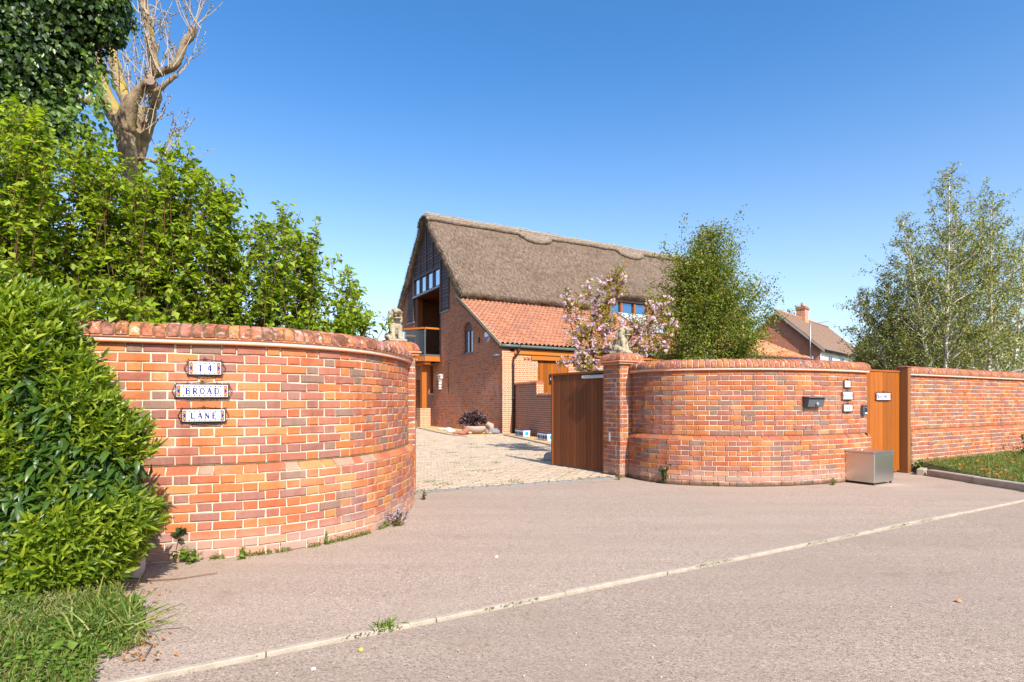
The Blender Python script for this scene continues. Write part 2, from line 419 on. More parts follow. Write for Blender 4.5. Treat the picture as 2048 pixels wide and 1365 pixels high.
# gravel beds along the house
m, nt, b = nmat('golden_gravel', .9, .2); p = pos(nt)
v = nd(nt, 'ShaderNodeTexVoronoi', Scale=38.0); nt.links.new(p, v.inputs['Vector'])
sc = nd(nt, 'ShaderNodeSeparateColor', Color=v.outputs['Color'])
setc(nt, b, ramp(nt, sc.outputs[0], [(0,(.30,.17,.06)),(.4,(.56,.36,.14)),(.75,(.66,.45,.20)),(1,(.75,.62,.42))])); bump(nt, b, v.outputs['Distance'], .9, .02); M_GRAVEL = m
KERB = [gp(820,855),gp(838,858),gp(870,865.5),gp(905,872),gp(950,875.5),gp(985,874),gp(1007,871.3)]
KERB2 = [gp(1009,872),gp(1050,881),gp(1103,893),gp(1135,901),gp(1165,911)]
sheet('gravel_bed', [tuple(p_) for p_ in KERB]+[(.05,21.6,0),(.4,22.6,0),(-8,36,0),(-9,33,0)], .028, M_GRAVEL)
sheet('gravel_bed', [tuple(p_) for p_ in KERB2]+[(3.2,12.6,0),(3.4,13,0),(.9,20.6,0),(.2,22.2,0),(.0,21.5,0)], .026, M_GRAVEL)
for kp in (KERB, KERB2):
    P_ = Path([(q.x, q.y) for q in kp]); kb = thing('bed_kerb', None, None, kp[0]); kb['kind'] = 'structure'
    n = max(2, int(P_.L/.62)); 
    for i in range(n):
        L = P_.L/n; q = MB(); q.cbox((-L/2+.006,-.05,-.05), (L/2-.006,.0,.062), .008)
        q.build('kerb_stone', M_CONC, kb, M=P_.frame((i+.5)*L))
M_PALEROCK = simple('pale_flint', (.55,.50,.44), .85, .2, .25, 20)
def rock(name, label, cat, at, size, mat, seed, group=None, rz=0):
    bm = bmesh.new(); bmesh.ops.create_icosphere(bm, subdivisions=3, radius=1)
    R = random.Random(seed); ph = [Vector((R.uniform(-9,9),R.uniform(-9,9),R.uniform(-9,9))) for _ in range(3)]
    from mathutils import noise as mn
    for q in bm.verts:
        q.co *= 1+.28*mn.noise(q.co*1.3+ph[0])+.12*mn.noise(q.co*3.1+ph[1])
        q.co = Vector((q.co.x*size[0], q.co.y*size[1], max(q.co.z, -.55)*size[2]))
    q = MB(); q.bm(bm); bm.free()
    o = q.build(name, mat, None, True); o.location = Vector(at)+Vector((0,0,size[2]*.5)); o.rotation_euler = (0,0,rz)
    return tag(o, label, cat, group)
rock('stone', 'long flat pale stone lying on the gravel by the brick post base', 'stone', gp(884,859,.03), (.22,.09,.04), M_PALEROCK, 1, 'pale stones on the gravel', .5)
rock('stone', 'small white stone on the gravel between flat stone and planter', 'stone', gp(898,861.5,.03), (.18,.12,.08), M_PALEROCK, 2, 'pale stones on the gravel')
rock('stone', 'small white stone at the kerb end of the gravel', 'stone', gp(903,865,.03), (.17,.14,.09), M_PALEROCK, 3, 'pale stones on the gravel')
rock('stone', 'round blue grey stone at the gravel corner near drainpipe', 'stone', gp(989,868.3,.03), (.20,.18,.14), simple('blue_grey_stone', (.17,.20,.24), .7), 4)
rock('boulder', 'pale rock at the far foot of the open gate', 'rock', gp(1099,923,0), (.13,.13,.13), simple('grey_rock', (.30,.27,.24), .9), 9)

# ------------------------------------------------------------------ brick garden walls
def brick_geo(w, h, d=.045, c=.005, j=.0014, seed=0, slope=0.0):
    """front face at y=0, going into the wall along +y, centre of the bottom edge at origin"""
    R = random.Random(seed); g = lambda: R.uniform(-j, j)*(2.6 if R.random() < .14 else 1)
    vs = []
    top = slope
    for z, fy in ((0, 0), (h, top)):
        pass
    def ring(ins, y, back=False):
        out = []
        for sx, z in ((-1,0),(1,0),(1,1),(-1,1)):
            zz = h-ins if z else ins
            yy = y + slope*zz
            out.append((sx*(w/2-ins)+g(), yy+(g() if ins else 0), zz+g()))
        return out
    fr = ring(c, 0); md = ring(0, c)
    bk = [(sx*w/2, d+slope*h, z) for sx, z in ((-1,0),(1,0),(1,h),(-1,h))]
    vs = fr+md+bk
    fs = [(0,1,2,3)]+[(4+i,4+(i+1)%4,(i+1)%4,i) for i in range(4)]+[(8+i,8+(i+1)%4,4+(i+1)%4,4+i) for i in range(4)]
    return vs, fs
class Kit:
    """shared brick meshes of one wall"""
    def __init__(s, name, mat, h, slope=0.0, n=9, d=.045):
        s.geo = {}; s.me = {}
        for w in (.215, .1025):
            for k in range(n):
                g = brick_geo(w, h, d,   .006, .0022, k*17+int(w*1000), slope); s.geo[w, k] = g
                me = bpy.data.meshes.new(name); me.from_pydata(g[0], [], g[1]); me.materials.append(mat); s.me[w, k] = me
        s.n = n; s.name = name; s.mat = mat
def bond(L, course, lead=0.0):
    """flemish bond: list of (centre, width)"""
    x = -.45 + (.16875 if course % 2 else 0) + lead; k = 0; out = []
    while x < L:
        w = .225 if k % 2 == 0 else .1125
        a, b_ = max(x+.005, .004), min(x+w-.005, L-.004)
        if b_-a > .03: out.append(((a+b_)/2, b_-a))
        x += w; k += 1
    return out
def place(kit, path, z, course, sink, items, lead=0.0):
    for c_, w in bond(path.L, course, lead):
        base = .215 if w > .14 else .1025; k = random.randrange(kit.n)
        M = path.frame(c_, z+random.uniform(-.0012,.0012))
        M = M @ Matrix.Translation((0, random.uniform(-.004,.003), 0)) @ Matrix.Rotation(random.uniform(-.011,.011), 4, 'Y') @ Matrix.Diagonal((w/base, 1, 1, 1))
        p_, t_, n_ = path.at(c_)
        if p_.y > .5:
            u, v_ = uv_of((p_.x, p_.y, z)); cosv = abs(n_.dot(Vector((p_.x, p_.y, 0)).normalized()))
            facing = n_.dot(Vector((p_.x, p_.y, 0))) < 0
            s_ = w*cosv/(p_.y**2) if (facing and 300 < u < 2050) else 0
            if u < 345: s_ *= .02
        else: s_ = 0
        items.append((s_, kit, base, k, M))
def emit(items, n_single, root, name, mat):
    items.sort(key=lambda e: -e[0]); rest = MB()
    for i, (s_, kit, base, k, M) in enumerate(items):
        if i < n_single and s_ > 0: link(kit.name, kit.me[base, k], None, root, M=M)
        else:
            g = kit.geo[base, k]; rest.add([M @ Vector(x) for x in g[0]], g[1])
    if rest.v: rest.build(name, mat, root)['kind'] = 'stuff'
def sweep(path, prof, n=None, a0=0.0, a1=None, cap=True):
    """prof: list of (inward offset, z) closed polygon swept along path"""
    a1 = path.L if a1 is None else a1; n = n or max(2, int((a1-a0)/.06)); k = len(prof); m = MB(); vs = []
    for i in range(n+1):
        p_, t_, n_ = path.at(a0+(a1-a0)*i/n)
        vs += [p_-n_*o+Vector((0,0,z)) for o, z in prof]
    fs = [(i*k+q, i*k+(q+1)%k, (i+1)*k+(q+1)%k, (i+1)*k+q) for i in range(n) for q in range(k)]
    if cap: fs += [tuple(range(k))[::-1], tuple(range(n*k, n*k+k))]
    m.add(vs, fs); return m
WT = .33; C = .075
M_BED = simple('white_mortar_bed', (.58,.48,.40), .95, .1, .35, 20)
def cope_prof(ins=0.0, zb=1.775, ht=.125, o0=-.028, o1=.30):
    c = (o0+o1)/2; r = (o1-o0)/2-ins; pr = [(c-r, zb)]
    for i in range(9):
        g = PI-PI*i/8; pr.append((c+r*math.cos(g), zb+.035+(ht-.035-ins)*math.sin(g)))
    pr.append((c+r, zb)); return pr
def garden_wall(label, pts, mb, mc, mm, smooth=True, n_single=298, ends=(), ztop=23, name='brick_wall', cope_pitch=.086, lead=0.0):
    base = Path(pts, smooth); up = base.offset(.072)
    mid = base.at(base.L/2)[0]
    root = thing(name, label, 'wall', (mid.x, mid.y, 0))
    zt = ztop*C
    core = sweep(base, [(.008,-.02),(.008,.676),(.084,.746),(WT-.03,.746),(WT-.03,-.02)])
    k2 = sweep(up, [(.008,.7485),(.008,zt),(WT-.105,zt),(WT-.105,.7485)]); core.add(k2.v, k2.f)
    core.build('mortar', mm, root)
    kl = Kit('brick', mb, .065); kp = Kit('plinth_brick', M_PLINTH if mb is M_BRICK_L else M_PLINTH_R, .066, 1.0)
    items = []; pit = []
    for i in range(9): place(kl, base, i*C+.005, i, 0, items, lead)
    place(kp, base, 9*C+.004, 9, 0, pit, lead)
    for i in range(10, ztop): place(kl, up, i*C+.005, i, .056, items, lead)
    for e in ends:
        ep = Path(e[0], False); eo = Path(e[1], False)
        for i in range(9): place(kl, ep, i*C+.005, i, 0, items)
        place(kp, ep, 9*C+.004, 9, 0, pit)
        for i in range(10, ztop): place(kl, eo, i*C+.005, i, 0, items)
    emit(items, n_single, root, 'brickwork', mb); emit(pit, 200, root, 'plinth_course', M_PLINTH if mb is M_BRICK_L else M_PLINTH_R)
    sweep(up, [(-.010,.7475),(-.003,.7545),(.004,.7545),(.004,.7475)]).build('plinth_dark_line', M_COPEMORTAR, root)  # thin dark strip along the top of the plinth, in dark mortar colour
    # two creasing courses with a mortar bed between them
    sweep(base, [(.050,zt-.002),(.034,zt),(.028,zt+.007),(.034,zt+.014),(WT-.02,zt+.014),(WT-.02,zt-.002)]).build('creasing_tile', M_TERRA, root)
    sweep(base, [(.034,zt+.0145),(.032,zt+.036),(WT-.03,zt+.036),(WT-.03,zt+.0145)]).build('mortar_bed', M_BED, root)
    sweep(base, [(.044,zt+.0365),(.024,zt+.037),(.018,zt+.044),(.022,zt+.052),(WT-.01,zt+.052),(WT-.01,zt+.0365)]).build('creasing_tile', M_TERRA, root)
    zb = zt+.053
    sweep(base, cope_prof(.011, zb, .125, .012, WT-.005)).build('coping_mortar', M_COPEMORTAR if mc is M_COPE_L else mm, root)
    # coping bricks on edge, half round
    meshes = []
    for k in range(5):
        pr = cope_prof(0, 0, .125, .012, WT-.005); R = random.Random(k); w = .066; c_ = .005; n = len(pr)
        def off(x, dx): 
            cx, cz = (pr[0][0]+pr[-1][0])/2, .05
            return [(x+R.uniform(-.002,.002), (o-cx)*(1-dx)+cx+R.uniform(-.0015,.0015), (z-cz)*(1-dx)+cz+R.uniform(-.002,.002) if z > 0 else 0) for o, z in pr]
        vs = off(-w/2, .05)+off(-w/2+c_, 0)+off(w/2-c_, 0)+off(w/2, .05)
        fs = [(r_*n+q, r_*n+(q+1), (r_+1)*n+(q+1), (r_+1)*n+q) for r_ in range(3) for q in range(n-1)]
        fs += [tuple(range(n))[::-1], tuple(range(3*n, 4*n))]
        me = bpy.data.meshes.new('coping_brick'); me.from_pydata(vs, [], fs); me.materials.append(mc); meshes.append(me)
    nb = int(base.L/cope_pitch)
    for i in range(nb):
        a_ = (i+.5)*base.L/nb
        M = base.frame(a_, zb+random.uniform(-.004,.004)) @ Matrix.Rotation(random.uniform(-.03,.03), 4, 'Z') @ Matrix.Rotation(random.uniform(-.02,.02), 4, 'Y')
        M = M @ Matrix.Diagonal((base.L/nb/.075*random.uniform(.95,1.0), 1, 1, 1))
        link('coping_brick', meshes[i % 5], None, root, M=M)
    return root, base, up

PL_A = Vector((-1.306, 7.70, 0))                       # inner front corner of the near pier
LW = [(-4.7,3.80),(-3.6,4.15),(-3.0,4.37),(-2.611,4.516),(-2.242,4.63),(-1.896,4.82),(-1.577,5.14),(-1.39,5.45),(-1.28,5.80),(-1.195,6.37),(-1.205,7.0),(-1.33,7.62)]
W_L, PL, PLU = garden_wall('tall curved brick wall with mossy coping and three name tiles beside the laurel', LW, M_BRICK_L, M_COPE_L, M_MORTAR)
RW = [(1.93,9.46),(2.06,9.06),(2.26,8.78),(2.46,8.62),(2.81,8.49),(3.36,8.40),(3.93,8.43),(4.55,8.59),(5.22,8.88),(5.86,9.27)]
W_R, PR, PRU = garden_wall('curved brick wall with letterbox between lion pier and narrow wooden gate', RW, M_BRICK_R, M_COPE_R, M_MORTAR_R,
                           ends=(([(5.86,9.27), (5.86+.3*ST.N.x, 9.27+.3*ST.N.y)], [(5.83,9.34), (5.83+.22*ST.N.x, 9.34+.22*ST.N.y)]),))
S0 = Vector((7.16, 10.18, 0)); S1 = S0+ST.S*9
sb = S0+ST.N*.30
W_S, PS, PSU = garden_wall('straight brick wall running off behind the grass verge', [(S0.x,S0.y),(S1.x,S1.y)], M_BRICK_S, M_COPE_R, M_MORTAR, smooth=False,
                           ends=(([(sb.x, sb.y), (S0.x, S0.y)], [(sb.x, sb.y), tuple((S0+ST.N*.072)[:2])]),))

def pier(label, corner, left, n_single):
    """square brick pier; corner = the front corner on the opening side, left: it stands left of the opening"""
    W = .44; sgn = -1 if left else 1
    a = corner; x0, x1 = (-W, 0) if left else (0, W)
    fr = Frame((a.x, a.y), A0); ctr = fr.P((x0+x1)/2, W/2, 0)
    root = thing('gate_pier', label, 'gate pier', ctr)
    q = MB(); q.box((x0+.006,.006,-.02), (x1-.006,W-.006,1.876), fr.M()); q.build('mortar', M_MORTAR_R, root)
    c4 = [fr.P(x0,0,0), fr.P(x1,0,0), fr.P(x1,W,0), fr.P(x0,W,0)]
    kit = Kit('brick', M_BRICK_R, .065); items = []
    for f in range(4):
        p_ = Path([c4[f], c4[(f+1) % 4]], False)
        for i in range(25): place(kit, p_, i*C+.003, i, 0, items, .225 if (f % 2) ^ (i % 2) else .3375-.05)
    emit(items, n_single, root, 'brickwork', M_BRICK_R)
    cx, cy = (x0+x1)/2, W/2
    def slab(h0, r, z0, z1, nm, mt): 
        q = MB(); q.cbox((cx-r, cy-r, z0), (cx+r, cy+r, z1), .006, fr.M()); q.build(nm, mt, root)
    slab(0, .262, 1.8765, 1.895, 'creasing_tile', M_TERRA); slab(0, .25, 1.8955, 1.910, 'mortar_bed', M_MORTAR); slab(0, .285, 1.9105, 1.934, 'creasing_tile', M_TERRA)
    prof = [(.262,1.9345),(.268,1.955),(.262,1.985),(.245,2.02),(.215,2.05),(.175,2.068),(.10,2.07)]
    q = MB(); mp = [(r_-.009, z-.006) for r_, z in prof]
    vs = []; 
    for r_, z in mp: vs += [(cx-r_,cy-r_,z),(cx+r_,cy-r_,z),(cx+r_,cy+r_,z),(cx-r_,cy+r_,z)]
    q.add([fr.M() @ Vector(x) for x in vs], [(i*4+k, i*4+(k+1)%4, (i+1)*4+(k+1)%4, (i+1)*4+k) for i in range(len(mp)-1) for k in range(4)]+[tuple(range(len(mp)*4-4, len(mp)*4))])
    q.build('cap_mortar', M_MORTAR, root)
    for f in range(4):
        R = Matrix.Translation(fr.P(cx, cy, 0)) @ Matrix.Rotation(A0+f*PI/2, 4, 'Z')
        for i in range(6):
            q = MB(); vs = []; f0, f1 = -1+2*(i+.06)/6, -1+2*(i+.94)/6
            for r_, z in prof: vs += [(f0*r_, -r_, z), (f1*r_, -r_, z)]
            n = len(prof)
            inner = [(f0*.1, -.1, 1.95), (f1*.1, -.1, 1.95)]
            vs += inner
            fs = [(2*k, 2*k+1, 2*k+3, 2*k+2) for k in range(n)] + [tuple([2*k for k in range(n+1)][::-1]), tuple(2*k+1 for k in range(n+1))]
            q.add([R @ Vector(x) for x in vs], fs); q.build('cap_brick', M_COPE_R, root)
    return root, fr, Vector((fr.P(cx, cy, 0).x, fr.P(cx, cy, 0).y, 2.07))
PIER_R, FR_R, TOP_R = pier('brick gate pier topped by a lion statue right of the open gate', Vector((1.78,9.38,0)), False, 200)
PIER_L, FR_L, TOP_L = pier('brick gate pier with lion statue hidden behind the near curved wall', PL_A, True, 60)

# ------------------------------------------------------------------ stone lions
def lion():
    root = thing('lion_statue', 'grey stone guardian lion on brick pier right of the gate before pink blossom', 'statue', (0,0,0), 0, 'stone lions on the gate piers')
    q = MB(); E = lambda c, r, rx=0, ry=0, rz=0: q.ell(c, r, Euler((rx, ry, rz)))
    # local: +x is the way it faces, z up, stands on z=0
    E((-.06,0,.085),(.085,.085,.085)); E((-.05,.055,.07),(.075,.045,.075)); E((-.05,-.055,.07),(.075,.045,.075))      # haunches
    E((0,0,.175),(.08,.075,.11),0,.25); E((.035,0,.215),(.07,.075,.075))                                                # chest
    for s_ in (1,-1):
        q.tube([(.045,s_*.05,.22),(.065,s_*.052,.12),(.075,s_*.052,.045)],[.042,.034,.036],10); E((.095,s_*.052,.04),(.045,.035,.025))
        E((.01,s_*.09,.042),(.05,.03,.022)); E((.02,s_*.072,.30),(.04,.03,.06)); E((-.03,s_*.05,.30),(.05,.035,.07))
        E((.025,s_*.082,.385),(.024,.018,.032)); E((.09,s_*.035,.405),(.025,.02,.018)); E((.125,s_*.028,.345),(.03,.022,.022))
        for k in range(4): E((-.05+.01*k,s_*(.07-.004*k),.25+.045*k),(.022,.02,.022))
    E((.02,0,.36),(.080,.078,.075)); E((.130,0,.376),(.062,.060,.030)); E((.115,0,.300),(.066,.054,.016)); E((.185,0,.388),(.02,.026,.018))
    E((.04,0,.415),(.06,.06,.03)); E((.02,0,.27),(.072,.082,.03))
    q.tube([(-.12,0,.06),(-.15,0,.13),(-.135,0,.2)],[.03,.035,.02],8); E((-.13,0,.2),(.03,.035,.04))
    E((.075,-.098,.05),(.028,.028,.028)); E((.03,-.115,.07),(.042,.038,.045))
    body = q.build('lion_body', M_STONE, root, True)
    rm = body.modifiers.new('r', 'REMESH'); rm.mode = 'VOXEL'; rm.voxel_size = .0065; rm.use_smooth_shade = True
    q = MB()
    q.cbox((-.16,-.125,0),(.15,.125,.032),.008); q.build('base', M_STONE, root)
    return root
LION = lion()
for ch in LION.children: ch.scale = (1.02,1.02,1.04)
LION.location = TOP_R+Vector((0,0,.0)); LION.rotation_euler = (0,0,math.radians(-38))
L2 = copy_tree(LION); L2.location = TOP_L; L2.rotation_euler = (0,0,math.radians(-58))
L2['label'] = 'yellowed stone guardian lion beyond the near curved wall left of the balcony'
for ch in L2.children: pass

# ------------------------------------------------------------------ vehicle gate leaves
def gate_leaf(label):
    root = thing('wooden_gate', label, 'gate', (0,0,0), 0, 'gate leaves opened inwards')
    Lg, z0, z1 = 1.60, .03, 1.80
    # local: x from hinge to free end, y thickness (0 faces the opening)
    n = 15; x0, x1 = .075, Lg-.05; w = (x1-x0)/n
    for i in range(n):
        q = MB(); q.cbox((x0+i*w+.0038, -.022, z0+.015), (x0+(i+1)*w-.0038, .018, z1-.05), .004); q.build('plank', M_OAK_DARK, root)
    q = MB(); q.box((x0, -.004, z0+.04), (x1, .008, z1-.06)); q.build('backing', M_OAK_DARK, root)
    q = MB(); q.cbox((0,-.045,z0-.01),(.073,.055,z1+.03),.005); q.build('stile', M_OAK, root)
    q = MB(); q.cbox((Lg-.048,-.038,z0),(Lg,.04,z1),.005); q.build('stile', M_OAK_DARK, root)
    q = MB(); q.cbox((.074,-.035,z1-.048),(Lg-.05,.035,z1-.003),.004); q.build('rail', M_OAK_DARK, root)
    q = MB(); q.cbox((.08,-.055,z0+.12),(Lg-.05,-.0225,z0+.24),.004); q.cbox((.08,-.055,.85),(Lg-.05,-.0225,.97),.004); q.build('rail', M_OAK_DARK, root)
    q = MB(); q.cbox((.03,.0555,z1-.135),(.60,.085,z1-.075),.012); q.tube([(.59,.07,z1-.105),(.62,.07,z1-.105)],[.03,.026],10); q.build('closer_arm', M_GALV, root)
    q = MB(); q.cbox((-.01,.0555,z1-.10),(.05,.07,z1+.05),.004); q.cbox((-.03,-.06,z1+.031),(.085,.05,z1+.046),.004)
    q.tube([(.03,0,z1+.045),(.03,0,z1+.12)],[.016,.016],10); q.tube([(.03,0,z1+.06),(.03,0,z1+.085)],[.026,.026],8); q.build('hinge', M_GALV, root)
    q = MB(); q.tube([(.04,0,-.0),(.04,0,z0)],[.018,.018],8); q.build('pivot', M_GALV, root)
    return root
GATE = gate_leaf('brown planked gate leaf standing open against the right pier')
g0, g1 = gp(1218,950), gp(1107.5,932.5)
GATE.location = g0; GATE.rotation_euler = (0,0,math.atan2(g1.y-g0.y, g1.x-g0.x))
G2 = copy_tree(GATE); G2['label'] = 'gate leaf edge showing as a thin brown strip behind the near curved wall'
G2.location = (-1.372,7.88,0); G2.rotation_euler = (0,0,A0+PI/2+.01)
q = MB(); q.cbox((-.012,-.012,-.075),(.012,.03,.075),.004)
tag(q.build('gate_magnet', M_GALV, None, M=Matrix.Translation(FR_R.P(-.008,.26,.66)) @ Matrix.Rotation(A0-PI/2, 4, 'Z')), 'small metal strip on the inner face of the lion pier', 'catch plate')

# ------------------------------------------------------------------ narrow wooden gate and its post
ga, gb = Vector((5.80,9.455,0)), Vector((6.85,10.06,0))
GF = Frame((ga.x, ga.y), math.atan2(gb.y-ga.y, gb.x-ga.x)); GL = (gb-ga).length
pg = thing('narrow_gate', 'narrow orange wooden gate with a house name tile', 'gate', (ga+gb)/2)
n = 9; w = GL/n
for i in range(n):
    q = MB(); q.cbox((i*w+.003,0,.04),(( i+1)*w-.003,.03,1.765),.0035); q.build('plank', M_OAK, pg, M=GF.M())
q = MB(); q.box((.01,.012,.06),(GL-.01,.024,1.75)); q.build('backing', M_OAK_DARK, pg, M=GF.M())
q = MB(); q.cbox((0,-.012,1.767),(GL,.045,1.80),.004); q.build('rail', M_OAK, pg, M=GF.M())
gpst = thing('gate_post', 'square brown timber post between the narrow gate and straight wall', 'gate post', GF.P(GL+.09,0,0))
q = MB(); q.cbox((GL+.02,-.13,-.02),(GL+.115,.06,1.85),.006); q.build('post', M_OAK_MID, gpst, M=GF.M())
q = MB(); q.cbox((GL+.01,-.135,1.851),(GL+.125,.065,1.866),.004); q.build('post_cap', M_OAK_DARK, gpst, M=GF.M())

# ------------------------------------------------------------------ lettered tile signs
GLY = {  # strokes: (points, thickness)
 '1':[([(.5,0),(.5,1)],.17),([(.5,.98),(.3,.8)],.09),([(.28,.03),(.72,.03)],.07)],
 '4':[([(.66,0),(.66,1)],.17),([(.66,1),(.1,.33)],.08),([(.08,.33),(.95,.33)],.08),([(.48,.03),(.86,.03)],.06)],
 'B':[([(.22,0),(.22,1)],.18),([(.2,.97),(.6,.96),(.78,.86),(.78,.65),(.6,.53),(.25,.52)],.1),([(.6,.52),(.85,.42),(.87,.16),(.68,.04),(.2,.03)],.11),([(.05,.03),(.4,.03)],.06),([(.05,.97),(.4,.97)],.06)],
 'R':[([(.22,0),(.22,1)],.18),([(.2,.97),(.6,.96),(.8,.86),(.8,.62),(.6,.5),(.25,.49)],.1),([(.5,.49),(.82,.04),(.97,.03)],.14),([(.05,.03),(.4,.03)],.06),([(.05,.97),(.4,.97)],.06)],
 'O':[([(.5,.98),(.22,.86),(.1,.5),(.22,.14),(.5,.02),(.78,.14),(.9,.5),(.78,.86),(.5,.98)],.13)],
 'A':[([(.06,0),(.48,1)],.08),([(.48,1),(.88,0)],.17),([(.22,.36),(.74,.36)],.07),([(-.04,.03),(.2,.03)],.06),([(.7,.03),(1.02,.03)],.06)],
 'D':[([(.2,0),(.2,1)],.18),([(.2,.97),(.55,.95),(.86,.76),(.9,.5),(.86,.24),(.55,.05),(.2,.03)],.11),([(.04,.03),(.36,.03)],.06),([(.04,.97),(.36,.97)],.06)],
 'L':[([(.25,0),(.25,1)],.18),([(.1,.04),(.85,.04),(.92,.24)],.09),([(.08,.97),(.45,.97)],.06)],
 'N':[([(.16,0),(.16,1)],.08),([(.12,1),(.84,0)],.17),([(.84,0),(.84,1)],.08),([(0,.03),(.32,.03)],.06),([(.68,.97),(1,.97)],.06)],
 'E':[([(.24,0),(.24,1)],.18),([(.1,.96),(.82,.96),(.86,.8)],.08),([(.24,.52),(.66,.52)],.08),([(.1,.04),(.84,.04),(.92,.24)],.08)],
 'G':[([(.86,.82),(.6,.98),(.26,.86),(.1,.5),(.26,.13),(.6,.02),(.86,.14),(.86,.44)],.13),([(.66,.44),(1,.44)],.06)],
 'F':[([(.24,0),(.24,1)],.18),([(.1,.96),(.84,.96),(.88,.78)],.08),([(.24,.52),(.68,.52)],.08),([(.06,.03),(.44,.03)],.06)],
 'Y':[([(.08,1),(.5,.48)],.15),([(.92,1),(.5,.48)],.08),([(.5,.5),(.5,0)],.17),([(.3,.03),(.7,.03)],.06)]}
M_INK = simple('letter_blue', (.022,.018,.15), .35, .4, .05)
def ribbon(q, pts, th, sx, sz, ox, oz, y):
    P_ = [Vector((ox+x*sx, 0, oz+z*sz)) for x, z in pts]; h = (th*1.55+.07)*sx/2; L_, R_ = [], []
    for i, p_ in enumerate(P_):
        t = (P_[min(i+1, len(P_)-1)]-P_[max(i-1, 0)]).normalized(); n_ = Vector((-t.z, 0, t.x))
        L_.append((p_.x+n_.x*h, y, p_.z+n_.z*h)); R_.append((p_.x-n_.x*h, y, p_.z-n_.z*h))
    q.add(L_+R_, [(i, i+1, len(P_)+i+1, len(P_)+i) for i in range(len(P_)-1)])
def scroll(c, r, a0, turns, sgn, y):
    return [(c[0]+(r*(1-.72*k/14))*math.cos(a0+sgn*turns*2*PI*k/14), y, c[1]+(r*(1-.72*k/14))*math.sin(a0+sgn*turns*2*PI*k/14)) for k in range(15)]
def tile_sign(label, text, w, h, M, bright=True, gap=1.75, lh=.47, group=None, deco=True):
    root = thing('name_tile', label, 'sign', M.translation, 0, group)
    B_ = lambda q, nm, mt, par=root: q.build(nm, mt, par, M=M)
    yb = -.012
    q = MB(); q.cbox((-w/2,yb-.010,-h/2),(w/2,yb,h/2),.002); tile = B_(q, 'tile', M_WHITE if bright else M_PINK)
    yf = yb-.010
    eb = h*.27
    if deco:
        for sx in (-1, 1):
            q = MB(); xa, xb = sx*(w/2-.003), sx*(w/2-eb)
            q.add([(xa,yf-.0006,-h/2+.004),(xb,yf-.0006,-h/2+.004),(xb,yf-.0006,h/2-.004),(xa,yf-.0006,h/2-.004)],[(0,1,2,3)]); B_(q, 'blue_panel', M_BLUE)
            q = MB(); q.add([(xb,yf-.0009,-h/2+.02),(xb-sx*.006,yf-.0009,-h/2+.02),(xb-sx*.006,yf-.0009,h/2-.02),(xb,yf-.0009,h/2-.02)],[(0,1,2,3)]); B_(q, 'yellow_line', M_YEL)
            for sz in (-1, 1):
                q = MB(); qy = MB(); qw = MB()
                cx, cz = sx*(w/2-eb*.62), sz*(h/2-h*.24); r_ = h*.13
                q.add([(cx+r_*math.cos(k*PI/5),yf-.0012,cz+r_*math.sin(k*PI/5)) for k in range(10)],[tuple(range(10))])
                qy.add([(cx+.4*r_*math.cos(k*PI/5),yf-.0016,cz+.4*r_*math.sin(k*PI/5)) for k in range(10)],[tuple(range(10))])
                cx2 = sx*(w/2-eb*.25)
                for dz in (.10,.26,.42): qw.add([(cx2+h*.045*math.cos(k*PI/3),yf-.0012,sz*(h*dz)+h*.045*math.sin(k*PI/3)) for k in range(6)],[tuple(range(6))])
                B_(q, 'red_flower', M_RED); B_(qy, 'flower_centre', M_YEL); B_(qw, 'yellow_petal', M_YEL)
        for sz in (-1, 1):
            q = MB(); qy = MB(); nn = int(w/.021); 
            for k in range(nn):
                xx = -w/2+eb*.9+(w-eb*1.8)*(k+.5)/nn; dd = q if k % 2 else qy
                dd.add([(xx-.008,yf-.0008,sz*(h/2-.006)),(xx+.008,yf-.0008,sz*(h/2-.006)),(xx+.006,yf-.0008,sz*(h/2-.016)),(xx-.006,yf-.0008,sz*(h/2-.016))],[(0,1,2,3)])
            B_(q, 'blue_border', M_BLUE); B_(qy, 'yellow_border', M_YEL)
    else:
        q = MB(); ww, hh = w/2-h*.2, h/2-h*.17
        q.add([(-ww,yf-.0006,-hh),(ww,yf-.0006,-hh),(ww,yf-.0006,hh),(-ww,yf-.0006,hh)],[(0,1,2,3)]); B_(q, 'letter_field', M_WHITE)
    lz = h*lh*1.12; lw = lz*.70; tot = lw*(1+gap*(len(text)-1))
    for i, ch in enumerate(text):
        q = MB(); ox = -tot/2+i*lw*gap
        for k, (pp, th) in enumerate(GLY[ch]): ribbon(q, pp, th, lw, lz, ox, -lz/2, yf-.0011-.0002*k)
        B_(q, 'letter', M_INK)
    q = MB(); ry = yb-.006; r = .0035; W2, H2 = w/2+.004, h/2+.004
    q.tube([(-W2,ry,-H2),(W2,ry,-H2)],r*1.5,6); q.tube([(-W2,ry,H2),(W2,ry,H2)],r,6); q.tube([(-W2,ry,-H2),(-W2,ry,H2)],r,6); q.tube([(W2,ry,-H2),(W2,ry,H2)],r,6)
    s_ = h*.18
    for sz in (-1, 1):
        for sx in (-1, 1):
            q.tube([(0,ry,sz*(H2+s_*1.0)),(sx*W2*.5,ry,sz*(H2+s_*.45)),(sx*W2*.95,ry,sz*(H2+.003))],r*.85,5)
            q.tube(scroll((sx*(W2+s_*.25),sz*(H2+s_*.1)), s_*.75, PI/2*sz, .9, sx*sz, ry),r*.8,5)
            q.tube(scroll((sx*s_*.5,sz*(H2+s_*.55)), s_*.5, PI/2*sz, .9, -sx*sz, ry),r*.7,5)
            if w > h*2.6: q.tube(scroll((sx*W2*.58,sz*(H2+s_*.6)), s_*.55, PI/2*sz, .9, sx*sz, ry),r*.7,5)
